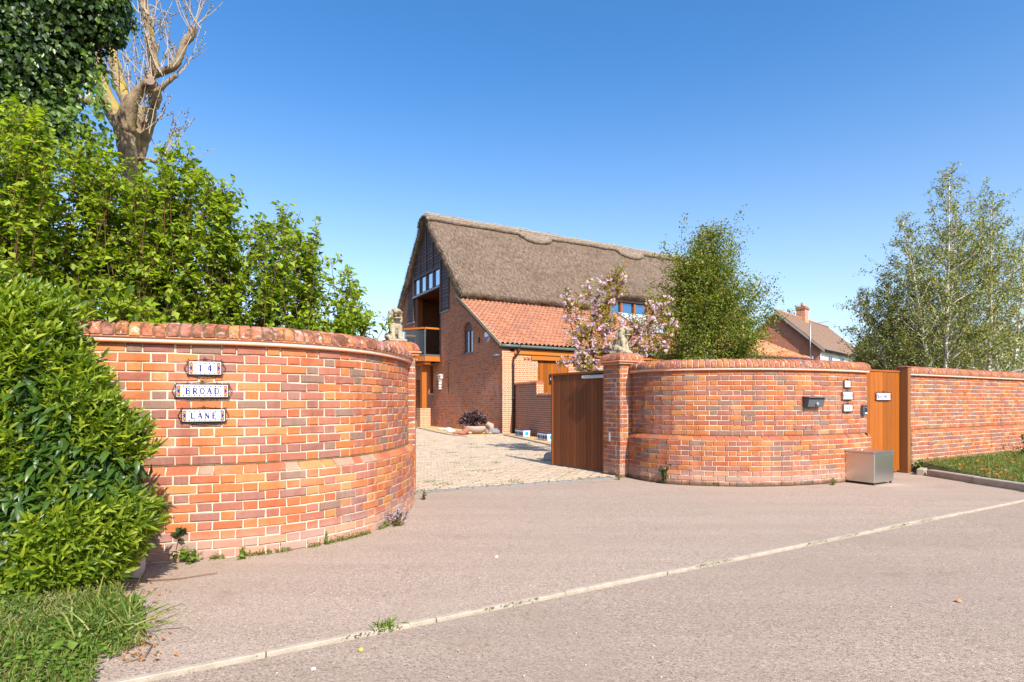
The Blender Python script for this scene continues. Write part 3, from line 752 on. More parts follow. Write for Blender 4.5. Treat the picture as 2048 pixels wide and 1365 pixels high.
    for sx in (-1, 1): q.tube([(sx*(W2+.004),ry,H2-.004),(sx*(W2+h*.30),ry,0),(sx*(W2+.004),ry,-H2+.004)],r*.8,5)
    q.tube(scroll((0,H2+s_*1.35), s_*.4, PI/2, .9, 1, ry),r*.8,5)
    for sx in (-.8,.8): q.tube([(sx*W2,ry,0),(sx*W2,.006,0)],r*.7,5)
    B_(q, 'iron_frame', M_IRON)
    return root
def on_wall(up, u, v, dz=0):
    a_ = up.at_u(u); p_, t_, n_ = up.at(a_); z = H+(HOR-v)/F*p_.y
    return up.frame(a_, z)
g = 'painted name tiles on the near wall'
tile_sign('white house number 14 tile, top of three beside the laurel', '14', .235, .102, on_wall(PLU, 411, 737), group=g, gap=1.8)
tile_sign('widest painted tile reading BROAD on the near curved wall', 'BROAD', .375, .098, on_wall(PLU, 407, 782.5), group=g, gap=1.45)
tile_sign('painted tile reading LANE, lowest of three beside the laurel', 'LANE', .31, .094, on_wall(PLU, 409, 831.5), group=g, gap=1.5)
g = 'small name tiles right of the letterbox'
tile_sign('tiny number 14 tile above two others right of the letterbox', '14', .155, .105, on_wall(PRU, 1693, 768.5), False, 1.5, .40, g, False)
tile_sign('small pink edged BROAD tile between letterbox and narrow gate', 'BROAD', .27, .115, on_wall(PRU, 1693.5, 792), False, 1.3, .46, g, False)
tile_sign('small pink edged LANE tile left of the entry phone', 'LANE', .235, .105, on_wall(PRU, 1694, 816.5), False, 1.35, .46, g, False)
M = GF.M(GL*.54, 0, H+(HOR-793.5)/F*9.75)
tile_sign('framed tile reading DRAGONFLY on the narrow orange gate', 'DRAGONFLY', .44, .118, M, False, 1.05, .5, None, False)

# ------------------------------------------------------------------ letterbox, entry phone, parcel box
M = on_wall(PRU, 1622, 804); lb = thing('letterbox', 'dark grey metal letterbox on the right curved wall', 'letterbox', M.translation)
q = MB(); q.prism([(-.155,0,-.085),(-.155,-.085,-.075),(-.155,-.115,.055),(-.155,0,.065)],(.31,0,0)); q.build('box_body', M_GREYM, lb, M=M)
q = MB(); q.prism([(-.17,.0,.068),(-.17,-.135,.058),(-.17,-.135,.066),(-.17,0,.085)],(.34,0,0)); q.build('lid', M_GREYM, lb, M=M)
q = MB(); q.prism([(-.145,-.105,.02),(-.145,-.1165,.05),(-.145,-.1135,.05),(-.145,-.102,.02)],(.29,0,0)); q.build('slot_flap', M_BLACK, lb, M=M)
q = MB(); q.tube([(.005,-.08,-.03),(.005,-.122,-.028)],[.021,.021],14); q.tube([(.005,-.12,-.028),(.005,-.128,-.028)],[.012,.010],10); q.build('lock', M_GALV, lb, M=M)
M = on_wall(PRU, 1724.5, 820.5); ep = thing('entry_phone', 'black entry phone keypad at the right end of the curved wall', 'intercom', M.translation)
q = MB(); q.cbox((-.055,-.055,-.085),(.055,.0,.085),.008); q.build('housing', M_GREYM, ep, M=M)
q = MB(); q.cbox((-.038,-.0585,-.07),(.043,-.0555,.072),.002); q.build('face_plate', M_BLACK, ep, M=M)
q = MB(); q.cbox((-.03,-.061,-.062),(.035,-.0587,-.04),.002); q.build('call_button', M_WHITE, ep, M=M)
q = MB(); q.tube([(.0,-.0587,.04),(.0,-.064,.04)],[.012,.010],12); q.build('lens', M_GALV, ep, M=M)
bf, bl, br = gp(1749,972), gp(1694,964.5), gp(1789,966)
BF = Frame((bf.x,bf.y), A0+.03); pb = thing('parcel_box', 'brushed steel parcel box standing before the narrow gate', 'parcel box', bf+ST.S*.28+ST.N*.2)
bw, bd, z0, z1 = .565, .43, .035, .50
q = MB(); q.cbox((0,0,z0),(bw,bd,z1-.022),.005); q.build('box_body', M_STEEL, pb, M=BF.M())
q = MB(); q.cbox((-.008,-.012,z1-.019),(bw+.008,bd,z1+.004),.004); q.build('lid', M_STEEL, pb, M=BF.M())
q = MB(); q.cbox((.01,-.004,z0+.015),(bw-.01,-.0005,z1-.05),.0015); q.build('front_panel', M_STEEL, pb, M=BF.M())
for xx, yy in ((.03,.03),(bw-.03,.03),(.03,bd-.03),(bw-.03,bd-.03)):
    q = MB(); q.tube([(xx,yy,0),(xx,yy,z0)],[.016,.014],8); q.build('foot', M_BLACK, pb, M=BF.M())
q = MB(); q.tube([(bw*.42,bd*.72,z1+.0045),(bw*.42,bd*.72,z1+.022)],[.018,.016],12); q.build('lock', M_GALV, pb, M=BF.M())

# ------------------------------------------------------------------ verge kerb on the right
k0, k1 = (7.02,9.95), (7.20,7.4)
KP = Path([(7.6,10.35),(7.18,10.0),(7.05,9.6),(7.08,9.0),(7.14,8.2),(7.35,7.55),(8.0,7.25),(9.5,7.75),(12,9.15)])
kb = thing('verge_kerb', None, None, (7.1,9,0)); kb['kind'] = 'structure'
n = int(KP.L/.9)
for i in range(n):
    L = KP.L/n; q = MB(); q.cbox((-L/2+.004,-.0,-.05),(L/2-.004,.12,.105),.012); q.build('kerb_stone', M_KERB, kb, M=KP.frame((i+.5)*L))
# ------------------------------------------------------------------ barn house with thatched roof
def glass_mat(name, col, metal=.75, rough=.03):
    m, nt, b = nmat(name, rough, .6); setc(nt, b, col); b.inputs['Metallic'].default_value = metal; return m
M_GLASS = glass_mat('window_glass', (.42,.56,.70), .85)
M_DARKGLASS = glass_mat('dark_glass', (.02,.022,.025), 0.0, .05)
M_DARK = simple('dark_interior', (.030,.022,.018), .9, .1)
M_BOARD = wood_mat('dark_weatherboard', (.075,.040,.034), (.125,.068,.058), .55, .3, False)
M_BOARDV = wood_mat('dark_batten', (.075,.040,.034), (.12,.065,.055), .55, .3, True)
M_LEAD = simple('lead_flashing', (.33,.36,.40), .5, .4)
M_PIPE = simple('black_pipe', (.025,.025,.028), .4, .45)
M_GUTTER = simple('grey_green_gutter', (.09,.13,.12), .4, .4)
M_SOFFIT = wood_mat('oak_soffit', (.10,.035,.012), (.17,.06,.02), .5, .3, False)
M_SMOKE = None
def uvbrick(name, pal, mortar, gain=1, bloom=.3, bw=.225, bh=.075):
    m, nt, b = nmat(name, .88, .15); p = pos(nt)
    uv = nt.nodes.new('ShaderNodeUVMap')
    br = nd(nt, 'ShaderNodeTexBrick', Scale=1.0); nt.links.new(uv.outputs[0], br.inputs['Vector'])
    br.inputs['Mortar Size'].default_value = .0065; br.inputs['Brick Width'].default_value = bw*.75; br.inputs['Row Height'].default_value = bh
    br.inputs['Mortar Smooth'].default_value = .15; br.inputs['Bias'].default_value = 0
    br.squash = .5; br.squash_frequency = 2
    br.inputs['Color1'].default_value = (0,0,0,1); br.inputs['Color2'].default_value = (1,1,1,1); br.inputs['Mortar'].default_value = (.5,.5,.5,1)
    sc = nd(nt, 'ShaderNodeSeparateColor', Color=br.outputs['Color'])
    c = ramp(nt, sc.outputs[0], [(q, tuple(x*gain for x in k)) for q, k in pal])
    c = mix(nt, mth(nt,'MULTIPLY', ramp(nt, noise(nt, p, 1.6, 6, .75), [(.4,(0,0,0)),(.65,(1,1,1))]), .5), c, tuple(x*gain for x in (.25,.12,.10)))
    ef = ramp(nt, noise(nt, p, .9, 6, .68), [(.52,(0,0,0)),(.76,(1,1,1))]); c = mix(nt, mth(nt,'MULTIPLY',ef,bloom), c, (.42,.36,.35))
    c = mix(nt, br.outputs['Fac'], c, mortar)
    setc(nt, b, c)
    bump(nt, b, mth(nt,'SUBTRACT', mth(nt,'MULTIPLY', noise(nt, p, 60, 3), .35), br.outputs['Fac']), .5, .006); return m
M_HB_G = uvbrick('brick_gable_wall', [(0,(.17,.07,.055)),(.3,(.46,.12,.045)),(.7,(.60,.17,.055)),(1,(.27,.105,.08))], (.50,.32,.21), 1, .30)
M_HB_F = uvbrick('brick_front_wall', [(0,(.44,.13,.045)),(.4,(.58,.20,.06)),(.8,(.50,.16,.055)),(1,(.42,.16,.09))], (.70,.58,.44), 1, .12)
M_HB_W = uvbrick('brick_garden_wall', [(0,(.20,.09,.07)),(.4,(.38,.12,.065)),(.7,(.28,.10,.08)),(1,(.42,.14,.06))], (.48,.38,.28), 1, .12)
HC = Vector((-.36, 21.6, 0)); HF = Frame((HC.x, HC.y), A0)
house = thing('barn_house', 'brick barn house with thatched roof, glazed gable and orange tiled lean-to', 'house', HF.P(9, 6, 0))
TE, ZE, TA, ZA = 3.55, 5.80, 7.80, 10.72       # thatch eave and apex (t across the gable, z up)
def zroof(t):
    t = min(t, 2*TA-t) if t > TA else t
    if t < TE: return 3.40+(5.62-3.40)*max(t, -.3)/TE
    return ZE-.12+(ZA-.45-ZE+.12)*(t-TE)/(TA-TE)
def wall_cells(name, mat, cols, M, th, parent, ufun=lambda a, z: (a, z)):
    """cols: (a0, a1, [(z0, z1)...]) z may be a function; builds solid boxes joined in one wall, UV = plane coordinates"""
    q = MB()
    for a0, a1, spans in cols:
        for z0, z1 in spans:
            f = lambda z, a: z(a) if callable(z) else z
            b = q.add([M @ Vector(c) for c in ((a0,0,f(z0,a0)),(a1,0,f(z0,a1)),(a1,0,f(z1,a1)),(a0,0,f(z1,a0)),(a0,th,f(z0,a0)),(a1,th,f(z0,a1)),(a1,th,f(z1,a1)),(a0,th,f(z1,a0)))],
                  [(0,1,2,3),(7,6,5,4),(4,5,1,0),(3,2,6,7),(0,3,7,4),(1,5,6,2)])
            for k, (a, z) in enumerate(((a0,f(z0,a0)),(a1,f(z0,a1)),(a1,f(z1,a1)),(a0,f(z1,a0)))):
                q.uv[b+k] = (a, z); q.uv[b+4+k] = (a+(th if k in (1,2) else -th), z)
    return q.build(name, mat, parent)
# gable: local x = t (away from corner), y = into the house (+s), z
GM = Matrix.Identity(4)
for i in range(3): GM[i][0] = HF.N[i]; GM[i][1] = HF.S[i]; GM[i][3] = HF.o[i]
zr = zroof; OP0, OP1, OPB, OPT = 6.03, 9.62, 3.30, 6.62
aw0, aw1 = 2.63, 3.63
arch = [(2.63,4.30),(2.69,4.46),(2.87,4.60),(3.13,4.65),(3.39,4.60),(3.57,4.46),(3.63,4.30)]
cols = [(0,aw0,[(-.05,zr)])]
for i in range(6): 
    (a, za), (b_, zb_) = arch[i], arch[i+1]
    cols.append((a, b_, [(-.05,3.31), ((lambda A,ZA_,B,ZB: (lambda t: ZA_+(ZB-ZA_)*(t-A)/(B-A)))(a, za, b_, zb_), zr)]))
cols += [(aw1,5.05,[(-.05,zr)]), (5.05,5.10,[(-.05,5.40)]), (5.10,5.29,[(-.05,1.62),(3.03,5.40)]), (5.29,OP0,[(-.05,5.40)]),
         (OP0,7.02,[(-.05,OPB-.2)]), (7.02,7.60,[(-.05,1.64),(2.95,OPB-.2)]), (7.60,8.6,[(-.05,OPB-.2)]), (8.6,9.5,[(2.35,OPB-.2)]), (9.5,OP1,[(-.05,OPB-.2)]),
         (OP1,10.6,[(-.05,5.40)]), (10.6,12.1,[(-.05,zr)])]
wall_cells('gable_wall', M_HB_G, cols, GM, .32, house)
def gbox(lo, hi, name, mat, par=None, ch=0):
    q = MB()
    (q.cbox(lo, hi, ch) if ch else q.box(lo, hi)); return q.build(name, mat, par or house, M=GM)
# dark rooms behind the openings
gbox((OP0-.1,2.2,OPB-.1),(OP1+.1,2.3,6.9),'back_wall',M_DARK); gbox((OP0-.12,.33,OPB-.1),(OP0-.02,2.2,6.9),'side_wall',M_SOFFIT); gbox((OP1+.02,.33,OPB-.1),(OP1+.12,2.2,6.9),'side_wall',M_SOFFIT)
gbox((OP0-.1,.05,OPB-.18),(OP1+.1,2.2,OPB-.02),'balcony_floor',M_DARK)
q = MB(); q.prism([(OP0-.02,.02,6.60),(OP1+.02,.02,6.60),(OP1+.02,2.2,6.45),(OP0-.02,2.2,6.45)],(0,0,.05)); q.build('soffit', M_SOFFIT, house, M=GM)
q = MB(); q.ell((6.9,.9,6.49),(.24,.24,.09)); tag(q.build('ceiling_lamp', M_WHITE, house, True, M=GM))
gbox((OP0-.02,-.02,OPB),(OP0+.08,.30,6.60),'door_post',M_BOARDV); gbox((OP1-.42,.0,OPB),(OP1-.0,.30,6.60),'oak_panel',M_OAK_DARK)
# glazed doors at the back of the balcony
fr = gbox((OP0,1.4,5.35),(OP1-.42,1.5,5.5),'door_frame',M_BOARD)
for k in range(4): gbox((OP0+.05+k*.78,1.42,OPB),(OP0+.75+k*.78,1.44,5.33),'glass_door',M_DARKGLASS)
for k in range(5): gbox((OP0+k*.78-.02,1.39,OPB),(OP0+k*.78+.05,1.47,5.345),'door_stile',M_BOARDV)
# window band
fr = gbox((OP0-.05,-.06,7.56),(OP1+.05,.10,7.68),'window_frame',M_BOARD,None,.008)
gbox((OP0-.08,-.10,6.60),(OP1+.08,.10,6.74),'beam',M_BOARD,None,.008); gbox((OP0-.06,-.112,6.64),(OP1+.06,-.102,6.70),'flashing',M_LEAD)
nW = 4; ww = (OP1-OP0)/nW
for k in range(nW+1): gbox((OP0+k*ww-.055,-.055,6.742),(OP0+k*ww+.055,.09,7.558),'mullion',M_BOARDV,None,.006)
for k in range(nW):
    f = gbox((OP0+k*ww+.056,.0,6.743),(OP0+(k+1)*ww-.056,.05,6.80),'window_sill',M_BOARD)
    gbox((OP0+k*ww+.056,.02,6.801),(OP0+(k+1)*ww-.056,.03,7.557),'pane',M_GLASS)
# weatherboards: overlapping boards following the roof slope
def boards(t0, t1, z0, ztop, name='weatherboard'):
    z = z0
    while z < ztop:
        h = min(.185, ztop-z)
        lo_t, hi_t = t0, t1
        zz = z+h*.5                                        # clip to the roof
        tl = TE+(zz-(ZE-.12))/((ZA-.45-ZE+.12))*(TA-TE); tl = max(tl, 0) + .0
        a, b_ = max(lo_t, tl), min(hi_t, 2*TA-tl)
        if b_-a > .08:
            q = MB(); q.prism([(a,.03,z+.19),(a,-.012,z+.19),(a,-.045,z),(a,.03,z)],(b_-a,0,0)); q.build(name, M_BOARD, house, M=GM)
        z += .165
boards(OP0, OP1, 7.69, 10.3); boards(5.05, OP0-.06, 5.42, 7.7); boards(OP1+.06, 10.6, 5.42, 7.7)
for t in (6.98,7.86,8.76): gbox((t-.05,-.075,7.69),(t+.05,-.04,min(10.25, zr(t)-.05)),'batten',M_BOARDV)
for t in (OP0-.06,OP1+.06): gbox((t-.05,-.08,5.40),(t+.05,.0,zr(t)-.1),'batten',M_BOARDV)
gbox((5.03,-.05,5.42),(5.06,.0,zr(5.05)-.1),'batten',M_BOARDV); gbox((10.59,-.05,5.42),(10.63,.0,zr(10.6)-.1),'batten',M_BOARDV)
gbox((5.02,-.07,5.385),(OP0-.0,.0,5.419),'flashing',M_LEAD); gbox((OP1,-.07,5.385),(10.65,.0,5.419),'flashing',M_LEAD)
# backing behind the boards
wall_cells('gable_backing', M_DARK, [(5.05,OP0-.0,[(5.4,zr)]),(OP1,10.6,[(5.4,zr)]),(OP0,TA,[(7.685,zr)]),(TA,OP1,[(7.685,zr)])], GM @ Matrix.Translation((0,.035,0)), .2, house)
# arched window
wf = gbox((aw0+.01,.12,3.315),(aw1-.01,.2,3.36),'window_sill',M_LEAD); gbox((aw0-.06,-.05,3.25),(aw1+.06,.0,3.30),'stone_sill',simple('plum_sill',(.16,.12,.14),.6))
for k, (a, b_) in enumerate(((aw0+.012,aw0+.09),((aw0+aw1)/2-.05,(aw0+aw1)/2+.05),(aw1-.09,aw1-.012))): gbox((a,.11,3.361),(b_,.19,4.26),'window_frame',M_BOARDV)
for a, b_ in ((aw0+.091,(aw0+aw1)/2-.051),((aw0+aw1)/2+.051,aw1-.091)): gbox((a,.15,3.361),(b_,.16,4.26),'pane',M_GLASS)
q = MB(); q.prism([(t,.10,z-.003) for t, z in arch[::-1]]+[(aw0,.10,4.262),(aw1,.10,4.262)],(0,.06,0)); q.build('arch_board', M_BOARD, house, M=GM)
gbox((5.10,.14,1.62),(5.29,.16,3.03),'slit_window',M_DARKGLASS)
gbox((7.02,.20,1.64),(7.60,.22,2.95),'pane',M_DARKGLASS); gbox((7.02,.1,1.64),(7.09,.199,2.95),'window_frame',M_OAK); gbox((7.53,.1,1.64),(7.60,.199,2.95),'window_frame',M_OAK); gbox((6.98,-.03,1.58),(7.64,.1,1.635),'window_sill',M_CONC)
gbox((8.6,.2,0),(9.5,.25,2.35),'side_door',M_OAK)
# balcony
bal = [(6.1,0),(6.1,.78),(7.0,1.42),(8.65,1.42),(9.5,.78),(9.5,0)]
def bseg(z0, z1, w, name, mat, segs, ins=0):
    for i in segs:
        (t0, o0), (t1, o1) = bal[i], bal[i+1]; d = Vector((t1-t0, -(o1-o0), 0)); L = d.length; d.normalize(); n_ = Vector((d.y, -d.x, 0))
        a = Vector((t0, -o0, 0))+d*ins; b_ = Vector((t1, -o1, 0))-d*ins
        q = MB(); q.prism([a+n_*(-w/2)+Vector((0,0,z0)), b_+n_*(-w/2)+Vector((0,0,z0)), b_+n_*(w/2)+Vector((0,0,z0)), a+n_*(w/2)+Vector((0,0,z0))],(0,0,z1-z0)); q.build(name, mat, bparent, M=GM)
bparent = house
q = MB(); q.prism([(t,-o,3.18) for t, o in bal],(0,0,.16)); deck = q.build('balcony_deck', M_OAKH, house, M=GM); bparent = deck
bseg(3.12,3.36,.06,'fascia_board',M_OAKH,range(5)); bseg(3.37,3.44,.09,'deck_edge',M_GREYM,range(5)); bseg(4.62,4.70,.12,'handrail',M_OAKH,range(5))
m, nt, b = nmat('balustrade_glass', .02, .5)
tb = nt.nodes.new('ShaderNodeBsdfTransparent'); tb.inputs[0].default_value = (.62,.68,.70,1); gl = nt.nodes.new('ShaderNodeBsdfGlossy'); gl.inputs['Roughness'].default_value = .02
ms = nt.nodes.new('ShaderNodeMixShader'); fz = nt.nodes.new('ShaderNodeFresnel'); fz.inputs[0].default_value = 1.5; nt.links.new(fz.outputs[0], ms.inputs[0]); nt.links.new(tb.outputs[0], ms.inputs[1]); nt.links.new(gl.outputs[0], ms.inputs[2]); nt.links.new(ms.outputs[0], nt.nodes['Material Output'].inputs[0]); M_SMOKE = m
bseg(3.50,4.56,.012,'glass_panel',M_SMOKE,range(5),.06)
for i, (t, o) in enumerate(bal):
    q = MB(); q.cbox((t-.028,-o-.028,3.10),(t+.028,-o+.028,4.62),.004); q.build('baluster', M_GREYM, deck, M=GM)
    for z in (3.75,4.3):
        q = MB(); q.cbox((t+.03,-o-.02,z-.02),(t+.07,-o+.02,z+.02),.004); q.build('glass_clamp', M_GALV, deck, M=GM)
q = MB(); q.cbox((6.63,-.72,.92),(6.88,-.48,3.12),.01); q.build('balcony_post', M_OAK, deck, M=GM); q = MB(); q.cbox((6.2,-.75,2.98),(9.0,-.45,3.115),.01); q.build('cross_beam', M_OAKH, deck, M=GM)
wall_cells('post_base', M_HB_F, [(6.50,7.01,[(-.05,.915)])], GM @ Matrix.Translation((0,-.86,0)), .52, house)
# front (long) wall: local frame HF: x = s, y = t
FM = HF.M()
D0, D1, DT = 1.57, 3.06, 3.0
wall_cells('front_wall', M_HB_F, [(.002,D0,[(-.05,3.18)]),(D0,D1,[(DT+.02,3.18)]),(D1,14,[(-.05,3.18)])], FM, .30, house)
def fbox(lo, hi, name, mat, par=None, ch=0, M=None):
    q = MB(); (q.cbox(lo, hi, ch) if ch else q.box(lo, hi)); return q.build(name, mat, par or house, M=FM if M is None else M)
wall_cells('quoin', M_HB_F, [(-.02,.30,[(-.05,2.85)]),(-.04,.32,[(2.853,2.99),(3.05,3.18)]),(-.03,.31,[(2.99,3.05)])], FM @ Matrix.Translation((0,-.035,0)), .032, house)
for k in range(14):
    sx = .95+.16*k+(1.6 if k > 3 else 0)
    if sx < 5: fbox((sx,-.05,2.88),(sx+.1025,-.003,2.95),'dentil_brick',M_BRICK_S)
fbox((.5,-.065,3.06),(14,-.003,3.25),'fascia_beam',M_OAKH,None,.008); fbox((D0-.28,-.055,2.86),(D1+.3,-.004,3.02),'lintel_beam',M_OAKH,None,.008)
fbox((-.1,-.10,3.26),(14,.05,3.34),'soffit_board',M_BOARD)
door = fbox((D0,.10,0),(D1,.13,2.85),'barn_door',M_OAK)
nb = 9; w = (D1-D0)/nb
for k in range(nb): fbox((D0+k*w+.003,.075,.02),(D0+(k+1)*w-.003,.099,2.84),'door_plank',M_OAK,door,.004)
fbox((D0+.58,.055,1.92),(D0+.86,.074,2.33),'door_window',M_DARKGLASS,door); 
q = MB(); q.tube([(D0+.72,.05,2.12),(D0+.72,.03,2.12)],[.09,.07],14); q.build('door_knocker', M_GALV, door, M=FM)
for z in (1.0,2.6): fbox((D0-.01,.06,z),(D0+.06,.074,z+.16),'hinge',M_GALV,door)
q = MB(); q.tube([(-.15+i*.5,-.17,3.36-.003*i) for i in range(29)],.062,8); q.build('gutter', M_GUTTER, house, True, M=FM)
pipe = [(.62,-.17,3.32),(.62,-.17,3.16),(.56,-.10,3.02),(.46,-.06,2.92),(.44,-.06,2.75),(.44,-.06,.02)]
q = MB(); q.tube(pipe,.045,10); q.tube([(.62,-.17,3.40),(.62,-.17,3.26)],[.085,.06],10)
for z in (.9,1.35,2.6): q.tube([(.44,-.06,z),(.44,-.06,z+.07)],.056,10)
q.build('downpipe', M_PIPE, house, True, M=FM)
# catslide roof of pantiles
PT0, PZ0, PT1, PZ1 = -.22, 3.42, 3.75, 5.86
sl = math.hypot(PT1-PT0, PZ1-PZ0); sa = math.atan2(PZ1-PZ0, PT1-PT0)
deckm = HF.M(-.12, PT0, PZ0) @ Matrix.Rotation(sa, 4, 'X')           # x along eave, y up the slope, z out
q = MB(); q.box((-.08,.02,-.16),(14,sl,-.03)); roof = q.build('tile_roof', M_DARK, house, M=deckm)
TW, TX = .205, .285
m, nt, b = nmat('pantile', .85, .2); p = pos(nt); r = rnd01(nt)
c = ramp(nt, r, [(0,(.47,.15,.055)),(.25,(.58,.23,.11)),(.5,(.36,.11,.05)),(.75,(.54,.22,.12)),(.9,(.27,.12,.09)),(1,(.50,.18,.06))])
c = mix(nt, mth(nt,'MULTIPLY',noise(nt,p,6,5,.7),.6), c, (.44,.19,.10)); li = ramp(nt, noise(nt,p,11,6,.75), [(.58,(0,0,0)),(.66,(1,1,1))]); c = mix(nt, mth(nt,'MULTIPLY',li,.5), c, (.46,.36,.25))
gl_ = ramp(nt, noise(nt,p,2.4,6,.75), [(.5,(0,0,0)),(.68,(1,1,1))]); c = mix(nt, mth(nt,'MULTIPLY',gl_,.4), c, (.36,.27,.19)); dk = ramp(nt, noise(nt,p,1.1,5,.7), [(.5,(0,0,0)),(.7,(1,1,1))]); c = mix(nt, mth(nt,'MULTIPLY',dk,.4), c, (.24,.12,.085)); c = mix(nt, .2, c, (.36,.20,.14)); c = mix(nt, 1, c, (.84,.86,.90), 'MULTIPLY')
setc(nt, b, c); bump(nt, b, noise(nt,p,90,3), .3, .006); M_TILE = m
def pantile(k):
    R = random.Random(k); xs = np.linspace(0, TW*1.09, 9); vs = []
    for (y, dz) in ((-.0, .042), (TX*1.18, .0)):
        for th in (0, -.014):
            for x_ in xs:
                ph = x_/TW; z = .042*math.sin(2*PI*ph-.4)+.012
                vs.append((x_, y+R.uniform(-.004,.004), z+dz+th))
    n = len(xs); fs = [(i, i+1, 2*n+i+1, 2*n+i) for i in range(n-1)] + [(n+i, n+i+1, i+1, i) for i in range(n-1)]
    return vs, fs
PTG = [pantile(k) for k in range(4)]; PTM = []
for vs, fs in PTG:
    me = bpy.data.meshes.new('pantile'); me.from_pydata(vs, [], fs); me.materials.append(M_TILE); PTM.append(me)
tiles = []
for j in range(int(sl/TX)+1):
    for i in range(68):
        M = deckm @ Matrix.Translation((-.06+i*TW, j*TX, random.uniform(-.004,.006))) @ Matrix.Rotation(random.uniform(-.025,.025), 4, 'Z')
        pw = M @ Vector((TW/2, TX/2, 0)); u, v = uv_of(pw)
        s_ = 1/pw.y**2 if 925 < u < 1300 and not (u > 1135 and random.random() < .75) else 0
        tiles.append((s_, M))
tiles.sort(key=lambda e: -e[0]); rest = MB()
for k, (s_, M) in enumerate(tiles):
    if k < 298 and s_ > 0: link('pantile', PTM[k % 4], None, roof, True, M=M)
    else: rest.add([M @ Vector(x_) for x_ in PTG[k % 4][0]], PTG[k % 4][1])
rest.build('pantiles', M_TILE, roof, True)['kind'] = 'stuff'
q = MB(); q.box((-.10,-.02,-.10),(-.06,sl+.1,.02)); q.build('verge_mortar', simple('verge', (.36,.27,.19), .95, .1, .4, 9), roof, M=deckm)
# rooflight panel on the lean-to
q = MB(); q.cbox((8.45,1.9,.06),(10.55,4.2,.13),.01); rl = q.build('rooflight', M_GREYM, roof, M=deckm)
M_PALEGL = glass_mat('pale_glazing', (.52,.58,.60), .15, .12)
for k in range(2):
    q = MB(); q.box((8.5+k*1.03,1.95,.131),(9.47+k*1.03,4.15,.139)); q.build('glazing', M_PALEGL, rl, M=deckm)
# ------------------------------------------------------------------ thatch
m, nt, b = nmat('thatch', .97, .05)
uvn = nt.nodes.new('ShaderNodeUVMap'); mp = nd(nt, 'ShaderNodeMapping', Vector=uvn.outputs[0]); mp.inputs['Scale'].default_value = (7.0, 1.3, 1)
p = pos(nt)
f1 = noise(nt, mp.outputs[0], 2.2, 7, .78); f2 = noise(nt, p, 7.5, 6, .75); f3 = noise(nt, p, .7, 4)
mp2 = nd(nt, 'ShaderNodeMapping', Vector=uvn.outputs[0]); mp2.inputs['Scale'].default_value = (60, 11, 1); f4 = noise(nt, mp2.outputs[0], 1.0, 3, .6)
fm = mth(nt, 'ADD', mth(nt,'MULTIPLY',f1,.62), mth(nt,'ADD', mth(nt,'MULTIPLY',f2,.30), mth(nt,'MULTIPLY',f4,.30)))
c = ramp(nt, fm, [(.47,(.036,.024,.016)),(.56,(.115,.08,.056)),(.66,(.23,.17,.124)),(.80,(.45,.355,.27))])
c = mix(nt, mth(nt,'MULTIPLY',ramp(nt,f3,[(.45,(0,0,0)),(.7,(1,1,1))]),.45), c, mix(nt, 1, c, (.62,.58,.55), 'MULTIPLY'))
ms_ = ramp(nt, noise(nt,p,2.2,5,.7), [(.64,(0,0,0)),(.76,(1,1,1))]); c = mix(nt, mth(nt,'MULTIPLY',ms_,.35), c, (.15,.13,.05))
setc(nt, b, c); bump(nt, b, fm, 1.0, .09); M_THATCH = m
m, nt, b = nmat('ridge_thatch', .97, .05); p = pos(nt); uvn = nt.nodes.new('ShaderNodeUVMap'); mp2 = nd(nt, 'ShaderNodeMapping', Vector=uvn.outputs[0]); mp2.inputs['Scale'].default_value = (55, 8, 1); f4 = noise(nt, mp2.outputs[0], 1.0, 4, .65)
fm = mth(nt,'ADD', mth(nt,'MULTIPLY',f4,.6), mth(nt,'MULTIPLY',noise(nt,p,8,6,.75),.5))
setc(nt, b, ramp(nt, fm, [(.42,(.05,.036,.026)),(.55,(.21,.16,.12)),(.66,(.36,.29,.22)),(.8,(.50,.43,.34))])); bump(nt, b, fm, 1.0, .06); M_RIDGE = m
from mathutils import noise as mn
TH0, TH1 = -.22, 18.8
def eyebrow(s):
    x = abs(s-9.45)
    return 0.72*(1 if x < 1.2 else (0.5+.5*math.cos(PI*(x-1.2)/1.5) if x < 2.7 else 0))
def thatch_pt(s, w, out=0.0):
    """w in [0,2]: eave front -> ridge (1) -> eave back, outer surface"""
    k = w if w <= 1 else 2-w; sg = 1 if w <= 1 else -1
    t = TE-.42+(TA-TE+.42)*k; z = ZE-.02+(ZA-ZE+.02)*k
    # soft ridge and slightly flared eave
    z -= .22*math.exp(-((1-k)/.05)**2); z += .10*math.exp(-(k/.16)**2)
    if sg > 0:
        e = eyebrow(s)*(1-k)**1.6; z += e; t -= e*.25
    nz = Vector((0, -(ZA-ZE), (TA-TE))).normalized()
    d = .07*mn.noise(Vector((s*.9, w*6, 3)))+.028*mn.noise(Vector((s*3.1, w*19, 7)))+.018*mn.noise(Vector((s*8, w*45, 1)))+out
    t += nz.y*d; z += nz.z*d
    return s, (t if sg > 0 else 2*TA-t), z
